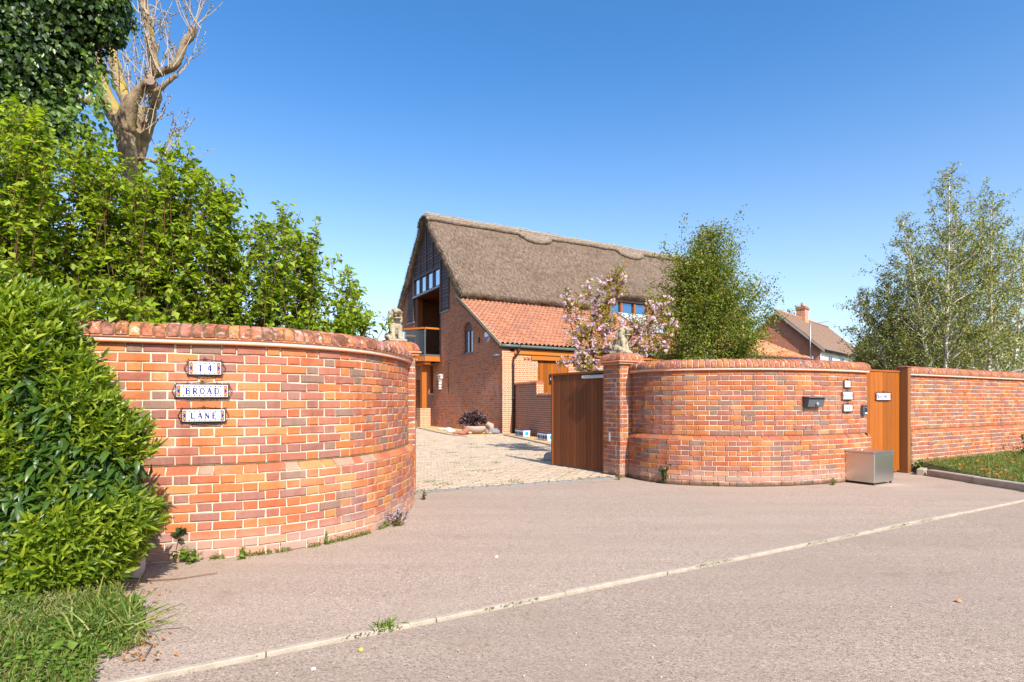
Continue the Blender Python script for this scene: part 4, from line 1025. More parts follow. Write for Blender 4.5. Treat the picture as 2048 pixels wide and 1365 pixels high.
def thatch_shell(name, mat, s0, s1, ns, wlist, thick, parent, edge=None, out=0.0):
    q = MB(); k = len(wlist(0)) if callable(wlist) else len(wlist); top = []; 
    for i in range(ns+1):
        s = s0+(s1-s0)*i/ns; wl = wlist(s) if callable(wlist) else wlist
        for j, w in enumerate(wl):
            o_ = out*(1 if 0 < j < k-1 else .78)
            a = thatch_pt(s, w, o_); ee = .10*math.exp(-((s-s0)/.12)**2)
            top.append(HF.P(a[0]+(random.uniform(-.02,.02) if i == 0 else 0), a[1], a[2]-ee)); q.uv[len(top)-1] = (s, w*6.6)
    n = len(top); bot = []
    for i in range(ns+1):
        s = s0+(s1-s0)*i/ns; wl = wlist(s) if callable(wlist) else wlist
        for j, w in enumerate(wl):
            a = thatch_pt(s, w, out-thick); kk = w if w <= 1 else 2-w
            bot.append(HF.P(a[0], a[1]+(.10*(1-kk)**6*(1 if w <= 1 else -1)), a[2])); q.uv[n+len(bot)-1] = (s, w*6.6)
    q.add(top+bot, [(i*k+j, (i+1)*k+j, (i+1)*k+j+1, i*k+j+1) for i in range(ns) for j in range(k-1)] +
          [(n+i*k+j, n+i*k+j+1, n+(i+1)*k+j+1, n+(i+1)*k+j) for i in range(ns) for j in range(k-1)] +
          [(i*k, n+i*k, n+(i+1)*k, (i+1)*k) for i in range(ns)] + [(i*k+k-1, (i+1)*k+k-1, n+(i+1)*k+k-1, n+i*k+k-1) for i in range(ns)] +
          [(j, j+1, n+j+1, n+j) for j in range(k-1)] + [(ns*k+j, n+ns*k+j, n+ns*k+j+1, ns*k+j+1) for j in range(k-1)])
    return q.build(name, mat, parent, True)
wl = sorted(set(list(np.linspace(0, 1, 46))+list(np.linspace(1, 2, 30))))
th = thatch_shell('thatched_roof', M_THATCH, TH0, TH1, 220, wl, .36, house)
def ridge_w(s):
    lo = .865
    for c_ in (5.9, 12.55, 19.2):
        x = abs(s-c_)
        if x < 1.05: lo -= .085*math.sqrt(max(0, 1-(x/1.05)**2))
    return list(np.linspace(lo, 1, 12))+list(np.linspace(1, 1.14, 10))[1:]
rc = thatch_shell('ridge_cap', M_RIDGE, TH0-.06, TH1+.05, 420, ridge_w, .24, th, None, .19)
# hazel liggers on the ridge, and a ragged fringe of reed ends on eave and verge
q = MB()
for dw in (.90, .945):
    q.tube([HF.P(*thatch_pt(s, dw, .205)) for s in np.linspace(TH0, TH1, 120)], .014, 4)
s = TH0
while s < TH1:
    for a, b_ in ((0,.35),(.35,0)):
        q.tube([HF.P(*thatch_pt(s+a, .90, .208)), HF.P(*thatch_pt(s+b_, .945, .208))], .010, 4)
    s += .35
for c_ in (5.9,12.55,19.2):
    for r_ in (.5,.75): q.tube([HF.P(*thatch_pt(c_+r_*1.05*math.cos(g_), .872-.08*r_*math.sin(g_), .205)) for g_ in np.linspace(0, PI, 14)], .013, 4)
q.build('hazel_spar', simple('hazel', (.46,.40,.31), .9, .1), th)
V_, F_ = [], []
def straw(p0, d, L, w=.012):
    p0 = Vector(p0); d = Vector(d).normalized(); sd_ = d.cross(Vector((random.uniform(-1,1),random.uniform(-1,1),random.uniform(-1,1)))).normalized()*w/2
    b = len(V_); V_.extend([tuple(p0-sd_), tuple(p0+sd_), tuple(p0+d*L)]); F_.append((b, b+1, b+2))
dn = (HF.N*-(TA-TE)+Vector((0,0,-(ZA-ZE)))).normalized()
for _ in range(9000):
    s_ = random.uniform(TH0, 16.5); w_ = random.uniform(.01,.87)
    a = thatch_pt(s_, w_, -.005)
    straw(HF.P(*a), dn*1.0+Vector((random.gauss(0,.22),random.gauss(0,.22),random.gauss(.05,.16))), random.uniform(.07,.17), .016)
for _ in range(4500):
    s_ = random.uniform(TH0, 16.5); o_ = random.uniform(-.3,.02); a = thatch_pt(s_, .004, o_)
    straw(HF.P(*a), dn+Vector((random.gauss(0,.15),random.gauss(0,.15),random.gauss(-.2,.15))), random.uniform(.06,.13), .016)
for _ in range(6000):
    w_ = random.uniform(0, 2); a = thatch_pt(TH0+.02, w_, random.uniform(-.3,.02))
    straw(HF.P(*a), -HF.S*random.uniform(.2,.8)+dn*(1 if w_ < 1 else .3)+Vector((random.gauss(0,.3),random.gauss(0,.3),random.gauss(0,.3))), random.uniform(.05,.13), .016)
m, nt, b = nmat('loose_reed', .95, .05); p = pos(nt); c = ramp(nt, rnd01(nt), [(0,(.05,.034,.023)),(.5,(.18,.128,.09)),(1,(.42,.33,.245))]); setc(nt, b, mix(nt, 1, c, ramp(nt, noise(nt, p, 2.0, 6, .72), [(.40,(.25,.24,.24)),(.52,(.85,.85,.87)),(.66,(1.2,1.2,1.18))]), 'MULTIPLY')); M_REED = m
npmesh('loose_reed', V_, F_, M_REED, th)['kind'] = 'stuff'
# dormer window under the raised thatch
dm = fbox((7.75,3.30,5.42),(11.0,3.60,5.52),'dormer_sill',M_LEAD)
for a, b_ in ((7.75,7.90),(8.62,8.76),(9.50,9.64),(10.38,10.52)): fbox((a,3.32,5.521),(b_,3.5,6.26),'window_frame',M_OAK,None,.006)
for a, b_ in ((7.901,8.619),(8.761,9.499),(9.641,10.379)): fbox((a,3.42,5.521),(b_,3.43,6.26),'pane',glass_mat('deep_glass',(.10,.22,.36),.8) if a < 8 else bpy.data.materials['deep_glass'])
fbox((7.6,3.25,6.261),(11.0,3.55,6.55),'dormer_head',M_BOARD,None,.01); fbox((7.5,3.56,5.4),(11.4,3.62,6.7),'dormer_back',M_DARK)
q = MB(); q.prism([(10.56,3.30,5.45),(11.10,3.30,5.45),(10.86,3.30,6.26),(10.56,3.30,6.26)],(0,.18,0)); q.build('dormer_cheek', M_OAKH, house, M=FM)
# plain back and far end so the house closes
wall_cells('back_wall', M_HB_G, [(0,18.4,[(-.05,5.6)])], HF.M(0,12.1), .3, house); wall_cells('upper_wall', M_HB_F, [(0.4,18.4,[(3.2,5.55)])], HF.M(0,3.7), .1, house)
EMx = GM @ Matrix.Translation((0,18.4,0)); wall_cells('end_wall', M_HB_G, [(3.7,TA,[(-.05,zr)]),(TA,12.0,[(-.05,zr)])], EMx, .3, house)

# fixtures on the gable
def on_gable(t, z): return GM @ Matrix.Translation((t, 0, z))
def t_of_u(u): k = (u-1024)/F; return (HC.x-k*HC.y)/(-HF.N.x+k*HF.N.y)
def zg(u, v): t = t_of_u(u); return t, H+(HOR-v)/F*HF.P(0,t,0).y
t, z = zg(977.5, 674); M = on_gable(t, z); al = thing('alarm_box', 'white and blue alarm box high on the gable wall', 'alarm', M.translation)
q = MB(); q.prism([(-.17,-.10,.18),(.17,-.10,.18),(.17,-.10,-.06),(.0,-.10,-.20),(-.17,-.10,-.06)],(0,.095,0)); q.build('cover', M_WHITE, al, M=M)
q = MB(); q.prism([(-.168,-.108,-.0),(.168,-.108,-.0),(.165,-.108,-.06),(.0,-.108,-.19),(-.165,-.108,-.06)],(0,.0075,0)); q.build('blue_lens', simple('alarm_blue',(.02,.06,.45),.3,.5), al, M=M)
t, z = zg(958.5, 681); M = on_gable(t, z)
q = MB(); q.cbox((-.07,-.05,-.11),(.07,.0,.11),.01); tag(q.build('wall_vent', M_BLACK, None, M=M), 'small black vent box left of the alarm box', 'vent')
t, z = zg(1003, 711); M = on_gable(t, z); sc_ = thing('security_camera', 'dark security camera at the brick corner below the alarm box', 'camera', M.translation)
q = MB(); q.cbox((-.05,-.03,-.07),(.05,.0,.07),.01); q.build('bracket', M_GREYM, sc_, M=M); q = MB(); q.tube([(0,-.03,0),(0,-.16,.0)],.022,8); q.tube([(-.03,-.14,.0),(.05,-.34,-.03)],[.06,.055],12); q.build('camera_body', M_GREYM, sc_, True, M=M)
t, z = zg(883, 765); M = on_gable(t, z)
q = MB()
for k, (a, zz, r_) in enumerate(((0,.24,.15),(-.10,.22,.12),(.10,.22,.12),(0,.10,.13),(.02,-.04,.10),(.03,-.18,.07),(.02,-.30,.045))): q.ell((a,-.06,zz),(r_,.085,r_))
q.cbox((-.24,-.16,.29),(.24,.0,.35),.02)
o = q.build('wall_sculpture', simple('pale_plaster',(.62,.57,.46),.9,.1,.25,15), None, True, M=M); tag(o, 'pale carved corbel hung on the gable wall', 'sculpture')
# planter bowl with purple shrub, clay bird, troughs
bp = gp(950, 868, .03); pl = thing('stone_planter', 'pale stone animal shaped bowl planter with curled handle', 'planter', bp)
q = MB(); pr = [(.14,0),(.28,.05),(.38,.14),(.41,.24),(.39,.29),(.35,.30),(.33,.26)]
for k in range(1): pass
n = 20; vs = [(r_*math.cos(2*PI*k/n)*1.1, r_*math.sin(2*PI*k/n)*.85, z) for r_, z in pr for k in range(n)]
q.add(vs, [(i*n+k, i*n+(k+1)%n, (i+1)*n+(k+1)%n, (i+1)*n+k) for i in range(len(pr)-1) for k in range(n)]); MP = Matrix.Translation(bp)
q.build('bowl', M_STONE_P if 'M_STONE_P' in globals() else simple('bowl_stone',(.36,.29,.24),.95,.1,.25,18,0,.4,60), pl, True, M=MP)
q = MB(); q.tube([(.42,-.1,.10),(.55,-.14,.06),(.63,-.16,.16),(.62,-.16,.32),(.50,-.13,.38),(.40,-.1,.30)],[.10,.11,.11,.11,.09,.06],10); q.ell((.60,-.18,.04),(.10,.10,.06)); q.ell((-.2,-.3,.05),(.12,.1,.06)); q.build('handle', bpy.data.materials['bowl_stone'], pl, True, M=MP)
q = MB(); q.ell((0,0,.27),(.42,.33,.04)); q.build('soil', M_SOIL, pl, True, M=MP)
bp2 = gp(924, 870, .03); q = MB(); q.ell((0,0,.07),(.20,.11,.08)); q.ell((.20,0,.17),(.09,.08,.09)); q.tube([(.26,0,.17),(.34,0,.15)],[.03,.008],8); q.tube([(-.15,0,.1),(-.34,0,.06)],[.08,.02],8); q.ell((.12,0,.13),(.12,.1,.1))
o = q.build('clay_bird', simple('terracotta_clay',(.32,.12,.075),.85), None, True, M=Matrix.Translation(bp2) @ Matrix.Rotation(.3,4,'Z')); tag(o, 'reddish clay bird lying beside the stone planter', 'ornament')
WD = Vector((.36,-.933,0)); WA = math.atan2(WD.y, WD.x)
def trough(c, label):
    M = Matrix.Translation(c) @ Matrix.Rotation(WA, 4, 'Z'); L, W_, h = .78, .26, .24
    root = thing('trough_planter', label, 'planter', c, 0, 'painted troughs by the garden wall')
    q = MB(); q.prism([(-L/2,-W_/2+.02,0),(-L/2,W_/2-.02,0),(-L/2,W_/2,h),(-L/2,-W_/2,h)],(L,0,0)); q.build('body', M_WHITE, root, M=M)
    q = MB(); q.box((-L/2-.006,-W_/2-.008,h-.03),(L/2+.006,W_/2+.008,h+.004)); q.build('rim', M_BLUE, root, M=M)
    q = MB(); q.box((-L/2+.03,-W_/2+.03,h+.0045),(L/2-.03,W_/2-.03,h+.008)); q.build('soil', M_SOIL, root, M=M)
    mt = simple('trough_turquoise',(.02,.30,.42),.4) if 'trough_turquoise' not in bpy.data.materials else bpy.data.materials['trough_turquoise']
    for k, xx in enumerate((-.27,-.09,.09,.27)):
        q = MB(); q.prism([(xx+.065*math.cos(j*PI/5),-W_/2+.004,h*.42+.065*math.sin(j*PI/5)) for j in range(10)],(0,-.012,0)); q.build('painted_medallion', mt if k in (1,) else M_INK, root, M=M)
    q = MB(); q.prism([(L/2-.006,.07*math.cos(j*PI/5),h*.45+.07*math.sin(j*PI/5)) for j in range(10)],(.012,0,0)); q.build('painted_medallion', mt, root, M=M)
    return root
trough(gp(1045,872.5,.03), 'white and blue painted trough planter nearest the drainpipe')
trough(gp(1092,880.5,.03), 'white and blue painted trough planter nearest the open gate')
# low garden wall from the house towards the gate
GW = Frame((.10, 21.85), WA); MW = GW.M()
gw = thing('stepped_wall', 'dark shaded brick garden wall stepping down beside the barn door', 'wall', GW.P(2.5,0,0))
# local y of MW points to +90deg of travel; the seen face is the -y side after turning
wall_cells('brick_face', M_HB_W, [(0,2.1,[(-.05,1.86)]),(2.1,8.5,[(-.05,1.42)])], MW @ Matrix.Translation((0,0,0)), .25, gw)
wall_cells('pier_end', M_HB_F, [(0,.27,[(1.42,1.86)])], MW @ Matrix.Translation((2.13,-.01,0)) @ Matrix.Rotation(PI/2,4,'Z') @ Matrix.Translation((0,-.0,0)), .03, gw)
def half_round(a0, a1, zb, nm):
    q = MB(); n = int((a1-a0)/.078)
    for i in range(n):
        x = a0+(a1-a0)*i/n; w = (a1-a0)/n-.010; pr = [(x,.125+.155*math.cos(g_),zb+.03+.09*math.sin(g_)) for g_ in np.linspace(PI, 0, 7)]
        b = MB(); b.prism([(x,-.03,zb)]+pr+[(x,.28,zb)],(w,0,0)); b.build('coping_brick', M_COPE_R, gw, M=MW)
half_round(0,2.14,1.862,''); half_round(2.15,8.4,1.422,'')
# little outbuilding with hipped pantile roof on the right
ob = thing('outbuilding', 'low outbuilding with hipped orange tile roof behind the right curved wall', 'outbuilding', (11.5,30,0))
OF = Frame((14.55,28.4), A0); OM = OF.M()
wall_cells('wall', M_HB_F, [(-8,0,[(-.05,3.3)])], OM, 4.4, ob)
mt, nt, b = nmat('old_pantile', .88, .15); p = pos(nt); uvn = nt.nodes.new('ShaderNodeUVMap'); wv = nd(nt,'ShaderNodeTexWave',Scale=1.0,Distortion=.2); mpw = nd(nt,'ShaderNodeMapping',Vector=uvn.outputs[0]); mpw.inputs['Scale'].default_value=(1.55,1,1); nt.links.new(mpw.outputs[0],wv.inputs['Vector'])
c = ramp(nt, noise(nt,p,4,6,.75), [(.3,(.26,.11,.06)),(.5,(.50,.19,.08)),(.7,(.60,.38,.26))]); setc(nt,b,c); bump(nt,b,wv.outputs['Fac'],.6,.05); M_OLDT = mt
q = MB(); rz0, rz1 = 3.32, 4.95
pts_ = [(-8.3,-.3,rz0),(.3,-.3,rz0),(.3,4.7,rz0),(-8.3,4.7,rz0),(-6,2.2,rz1),(-2.3,2.2,rz1)]
for f_, uvs in (((0,1,5,4),0),((1,2,5),1),((2,3,4,5),0),((3,0,4),1)):
    bidx = q.add([OM @ Vector(pts_[i]) for i in f_], [tuple(range(len(f_)))])
    for k, i in enumerate(f_): q.uv[bidx+k] = (pts_[i][0] if uvs == 0 else pts_[i][1], pts_[i][2])
q.build('roof', M_OLDT, ob)
q = MB()
for k in range(42): x = -8.3+.2*k+.1; q.tube([OM @ Vector((x,-.34,rz0+.03)), OM @ Vector((x,-.1,rz0+.14))],.07,6)
q.build('eave_tile', M_OLDT, ob); q = MB(); q.tube([OM @ Vector((-8.4,-.40,rz0-.06)), OM @ Vector((.4,-.40,rz0-.06))],.07,8); q.build('gutter', M_PIPE, ob, True)

# ------------------------------------------------------------------ neighbour's house
NA = math.atan2(.725,.688); NFm = Frame((18.6,40.0), NA); NM = NFm.M()     # x along ridge, y across; gable at x=0
nh = thing('neighbour_house', 'red brick house with brown tile roof and white boarded front', 'house', NFm.P(6,0,0))
hw, ez, az, ln = 2.8, 4.95, 7.58, 12.4
gz = lambda t: az-.12-(az-ez)*abs(t)/hw
GN = Matrix.Identity(4)
for i in range(3): GN[i][0] = NFm.N[i]; GN[i][1] = NFm.S[i]; GN[i][3] = NFm.o[i]
wall_cells('gable_wall', M_HB_G if False else uvbrick('brick_neighbour', [(0,(.30,.085,.04)),(.4,(.50,.14,.05)),(.8,(.42,.12,.05)),(1,(.24,.09,.065))], (.55,.40,.30), 1.15, .1), [(-hw,0,[(-.05,gz)]),(0,hw,[(-.05,gz)])], GN, .25, nh)
M_BROWNT = simple('brown_tile', (.235,.15,.105), .9, .15, .3, 5); M_WBOARD = simple('white_board', (.78,.77,.74), .6, .3, .06)
for sg in (-1, 1):
    d = Vector((0, sg*hw, ez-az)); L = (d.length+.35); d.normalize(); nr = Vector((0,0,0))
    rows = 16; tl = []
    rp = MB(); a = Vector((-.25,0,az)); e = a+d*L
    rp.prism([a+Vector((0,0,-.10)), e+Vector((0,0,-.10)), e+Vector((0,0,-.02)), a+Vector((0,0,-.02))],(ln+.4,0,0)); rf = rp.build('roof', M_BROWNT, nh, M=NM)
    up_ = Vector((0, -d.z*sg*-1, 0))
    nrm = d.cross(Vector((1,0,0))).normalized(); nrm = nrm if nrm.z > 0 else -nrm
    if sg < 0:
        for r_ in range(rows):
            y0 = L*r_/rows; q = MB(); p0 = a+d*(y0); p1 = a+d*(y0+L/rows+.03)
            q.prism([p0+nrm*.0, p1+nrm*.02, p1+nrm*.05, p0+nrm*.03],(ln+.4,0,0)); q.build('tile_course', M_BROWNT, rf, M=NM)
q = MB(); q.tube([(-.25,0,az+.03),(ln+.15,0,az+.03)],.10,8); q.build('ridge_tile', simple('ridge_tile',(.33,.16,.09),.9), nh, True, M=NM)
for sg in (-1,1):
    q = MB(); q.prism([(-.27,0,az-.02),(-.27,sg*(hw+.3),ez-.27),(-.27,sg*(hw+.3),ez-.45),(-.27,0,az-.2)],(.05,0,0)); q.build('bargeboard', simple('verge_grey',(.33,.30,.25),.8) if sg < 0 else bpy.data.materials['verge_grey'], nh, M=NM)
wall_cells('front_wall', M_WBOARD, [(0.01,ln,[(2.6,ez-.05)])], NFm.M(0,-hw-.0), .06, nh); wall_cells('lower_wall', M_HB_F, [(0.01,ln,[(-.05,2.6)])], NFm.M(0,-hw), .1, nh)
for z in np.arange(2.75,4.85,.17):
    q = MB(); q.box((.01,-hw-.02,z),(ln,-hw-.001,z+.155)); q.build('white_board', M_WBOARD, nh, M=NM)
for x in (1.6,4.6,8.2):
    q = MB(); q.box((x,-hw-.06,3.35),(x+1.1,-hw-.022,4.55)); f = q.build('window', M_WBOARD, nh, M=NM)
    for k in range(2):
        q = MB(); q.box((x+.06+k*.52,-hw-.066,3.42),(x+.52+k*.52,-hw-.061,4.48)); q.build('pane', M_DARKGLASS, f, M=NM)
q = MB(); q.tube([(0,-hw-.36,ez-.3),(ln,-hw-.36,ez-.32)],.06,8); q.build('gutter', M_PIPE, nh, True, M=NM)
cxx = 5.7; w_ = .42
wall_cells('chimney', M_HB_F, [(cxx-w_,cxx+w_,[(6.9,8.3)])], NFm.M(0,-.32), .64, nh)
q = MB(); q.cbox((cxx-w_-.06,-.38,8.301),(cxx+w_+.06,.38,8.47),.02); q.cbox((cxx-w_-.0,-.32,8.471),(cxx+w_,.32,8.56),.02); q.build('chimney_cap', M_COPE_R, nh, M=NM); q = MB(); q.tube([(cxx,0,8.56),(cxx,0,8.85)],[.13,.11],10); q.build('chimney_pot', M_TERRA, nh, True, M=NM)
q = MB(); q.prism([(cxx-.55,-.62,6.86),(cxx+.55,-.62,6.86),(cxx+.5,-.33,7.13),(cxx-.5,-.33,7.13)],(0,-.02,.02)); q.build('flashing', simple('pale_lead',(.62,.60,.58),.6), nh, M=NM)
pole = thing('aerial_mast', 'thin silver aerial mast fixed to the neighbour house gable', 'aerial', NFm.P(-.2,-2.25,3.4))
q = MB(); q.tube([(-.25,-2.25,4.0),(-.25,-2.25,6.45)],.045,8); q.build('mast', M_GALV, pole, True, M=NM); q = MB(); q.tube([(-.25,-2.25,6.4),(1.6,-2.9,6.75)],.018,6)
for k in range(7): xx = .1+k*.22; q.tube([(xx,-2.25-.35*(xx+.25)+.16,6.4+.19*(xx+.25)-.02),(xx,-2.25-.35*(xx+.25)-.16,6.4+.19*(xx+.25)+.02)],.010,4)
q.build('antenna', M_GALV, pole, M=NM)
q = MB(); q.cbox((-.30,-2.42,3.95),(-.02,-2.1,4.25),.02); q.build('junction_box', M_GALV, pole, M=NM)
# distant telegraph pole
tp = pt(707,628,46); tg = thing('telegraph_pole', 'distant wooden telegraph pole seen beside the near lion', 'pole', (tp.x,46,0))
q = MB(); q.tube([(tp.x,46,0),(tp.x,46,tp.z)],[.17,.12],10); q.build('pole', simple('old_pole',(.34,.26,.12),.9,.1), tg, True)
q = MB(); q.cbox((tp.x-.9,45.85,tp.z-.6),(tp.x+.9,45.95,tp.z-.48),.01); q.build('crossarm', M_GREYM, tg)
for dx in (-.8,.8):
    q = MB(); q.tube([(tp.x+dx+22*k/10,46-18*k/10*.1,tp.z-.45-2.2*(1-(2*k/10-1)**2)*.5-.1*k) for k in range(11)],.012,4); q.build('wire', M_BLACK, tg)
# ------------------------------------------------------------------ vegetation
def unit(a): return a/np.maximum(np.linalg.norm(a, axis=1, keepdims=True), 1e-9)
def leaf_geo(P, D, U, L, W, fold=.22, curl=.15, cup=False):
    """P base points, D along the leaf, U rough up; returns vertices, triangles"""
    n = len(P); D = unit(D); S = unit(np.cross(D, U)); Nn = np.cross(S, D)
    L = np.broadcast_to(np.asarray(L, float), (n,))[:,None]; W = np.broadcast_to(np.asarray(W, float), (n,))[:,None]
    b = P; r = P+D*L*.45+S*W*.5+Nn*W*fold; l = P+D*L*.45-S*W*.5+Nn*W*fold; t = P+D*L-Nn*L*curl
    i = np.arange(n)[:,None]
    if not cup:
        V = np.stack([b, r, t, l], 1).reshape(-1, 3); Fc = np.concatenate([i*4+[0,1,2], i*4+[0,2,3]])
    else:
        c = P+D*L*.5; r2 = P+D*L*.75+S*W*.32+Nn*(W*fold*.6-L*curl*.45); l2 = P+D*L*.75-S*W*.32+Nn*(W*fold*.6-L*curl*.45); c2 = P+D*L*.78-Nn*L*curl*.5
        r = P+D*L*.32+S*W*.5+Nn*W*fold; l = P+D*L*.32-S*W*.5+Nn*W*fold
        V = np.stack([b, r, r2, t, l2, l, c, c2], 1).reshape(-1, 3)
        tr = [[0,1,6],[0,6,5],[1,2,7],[1,7,6],[6,7,4],[6,4,5],[2,3,7],[7,3,4]]
        Fc = np.concatenate([i*8+t_ for t_ in tr])
    return V, Fc
def rdir(n): return unit(rng.normal(size=(n, 3)))
class Wood:
    def __init__(s): s.m = MB(); s.tw = []
    def add(s, pts, r0, r1, n=5):
        pts = np.asarray(pts, float); s.m.tube([Vector(p) for p in pts], list(np.linspace(r0, r1, len(pts))), n, False)
def curve(p0, d, L, n=6, up=.0, wob=.08):
    p = np.array(p0, float); d = np.array(d, float); d /= np.linalg.norm(d); out = [p.copy()]
    for k in range(n):
        d = d+np.array([0,0,up/n])+rng.normal(size=3)*wob; d /= np.linalg.norm(d); p = p+d*L/n; out.append(p.copy())
    return np.array(out)
def sample(pts, k):
    """k random points with tangents on a polyline"""
    f = rng.random(k)*(len(pts)-1); i = np.minimum(f.astype(int), len(pts)-2); w = (f-i)[:,None]
    return pts[i]*(1-w)+pts[i+1]*w, pts[i+1]-pts[i]
BARK = simple('brown_bark', (.12,.085,.06), .95, .1, .4, 14, 0, .6, 40)
BARK_RED = simple('red_brown_stem', (.13,.065,.03), .8, .2, .4, 14)
def crown_tree(name, label, cat, base, h, R, env, n_br, tr, n_leaf, L, W, lm, bm, group=None, elev=(.2,1.0), trunks=None, h0=.1, up=.5, spread=.12, droop=0.0, sub=5, sublen=.35):
    root = thing(name, label, cat, base, 0, group); wood = MB(); twm = MB(); tw = []
    trunks = trunks or [((0,0,1), h)]
    per = n_br//len(trunks)
    for d0, hh in trunks:
        tp_ = curve(base, d0, hh, 12, .10, .016); wood.tube([Vector(p) for p in tp_], [tr*(1-.9*i/12)+.006 for i in range(13)], 7, False)
        for k in range(per):
            f = h0+(1-h0)*((k+rng.random())/per); x = f*12; i = min(int(x), 11); p = tp_[i]+(tp_[i+1]-tp_[i])*(x-i)
            az = k*2.39996+rng.random()*.7; el = elev[0]+(elev[1]-elev[0])*f+rng.normal()*.15
            ln_ = R*env(f)*rng.uniform(.65,1.12)*(hh/h)
            if ln_ < .08: continue
            bp_ = curve(p, (math.cos(az)*math.cos(el), math.sin(az)*math.cos(el), math.sin(el)), ln_, 6, up, .09)
            r0 = max(.006, tr*.38*(1-f)+.006); wood.tube([Vector(q_) for q_ in bp_[:4]], list(np.linspace(r0, max(.005,r0*.5), 4)), 4, False); twm.tube([Vector(q_) for q_ in bp_[3:]], list(np.linspace(max(.005,r0*.5), .003, 4)), 3, False)
            tw.append((bp_[3:], 1.0))
            for s_ in range(sub):
                g_ = rng.uniform(.25,1); x2 = g_*6; i2 = min(int(x2), 5); p2 = bp_[i2]+(bp_[i2+1]-bp_[i2])*(x2-i2)
                d2 = unit((bp_[i2+1]-bp_[i2])[None])[0]+rng.normal(size=3)*.75
                sp = curve(p2, d2, ln_*sublen*rng.uniform(.6,1.2), 4, up*.4-droop, .14); twm.tube([Vector(q_) for q_ in sp], [.006,.005,.004,.003,.002], 3, False); tw.append((sp, .8))
    wts = np.array([np.linalg.norm(np.diff(t_, axis=0), axis=1).sum() for t_, _ in tw]); cnt = rng.multinomial(n_leaf, wts/wts.sum())
    P, D = [], []
    for (t_, _), c_ in zip(tw, cnt):
        if c_:
            a, d = sample(t_, c_); P.append(a); D.append(d)
    P = np.concatenate(P); D = unit(np.concatenate(D)); n = len(P)
    P = P+rng.normal(size=(n,3))*spread; D = unit(D*.5+rdir(n)*.9+[0,0,-.35]); U = unit(rdir(n)*.8+[0,0,1.0])
    sc_ = rng.uniform(.65,1.2,n); V, Fc = leaf_geo(P, D, U, L*sc_, W*sc_)
    wood.build('trunk', bm, root, True); twm.build('twigs', BARK, root, True)
    f = npmesh('crown', V, Fc, lm, root); f['kind'] = 'stuff'
    return root
# --- materials
LM_SHRUB = leaf_mat('fresh_green_leaf', [(.055,.10,.008),(.15,.22,.012),(.24,.315,.022),(.34,.40,.045)], .5, .42, .25)
LM_IVY = leaf_mat('ivy_leaf', [(.012,.03,.006),(.022,.052,.010),(.035,.075,.013),(.06,.10,.018)], .42, .15, .35)
LM_IVYL = leaf_mat('young_ivy_leaf', [(.06,.11,.014),(.10,.17,.02),(.15,.22,.03)], .35, .3, .45)
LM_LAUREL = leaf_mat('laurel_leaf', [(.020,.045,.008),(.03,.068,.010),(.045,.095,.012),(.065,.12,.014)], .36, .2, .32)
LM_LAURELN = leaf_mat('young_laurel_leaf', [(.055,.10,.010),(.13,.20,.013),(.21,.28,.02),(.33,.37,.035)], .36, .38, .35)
LM_ROUND = leaf_mat('hornbeam_leaf', [(.07,.105,.014),(.12,.165,.02),(.17,.22,.03),(.25,.28,.05),(.34,.25,.07)], .5, .38)
LM_BIRCH = leaf_mat('birch_leaf', [(.10,.12,.045),(.17,.20,.075),(.24,.27,.10),(.33,.35,.14),(.42,.33,.10)], .5, .38)
LM_CHL = leaf_mat('bronze_cherry_leaf', [(.14,.17,.014),(.27,.26,.025),(.38,.22,.03),(.18,.21,.02),(.42,.14,.035)], .45, .35)
LM_PETAL = leaf_mat('pink_petal', [(.78,.50,.60),(.86,.66,.73),(.90,.78,.82),(.66,.40,.54)], .7, .35, .1, 1.0)
nt = LM_PETAL.node_tree
for n_ in nt.nodes:
    if n_.type == 'MIX' and n_.blend_type == 'MULTIPLY': n_.inputs[7].default_value = (1.05,1.0,1.05,1)
LM_GRASS = leaf_mat('grass_blade', [(.05,.11,.014),(.10,.165,.02),(.16,.22,.035),(.28,.27,.08)], .5, .3)
LM_CLOVER = leaf_mat('verge_weed_leaf', [(.06,.12,.014),(.115,.19,.022),(.17,.24,.035)], .5, .3)
LM_DRYL = leaf_mat('dry_leaf', [(.30,.12,.03),(.42,.20,.06),(.22,.08,.03)], .7, .2)
LM_PURPLE = leaf_mat('purple_leaf', [(.035,.018,.022),(.06,.03,.035),(.10,.06,.065)], .4, .15)
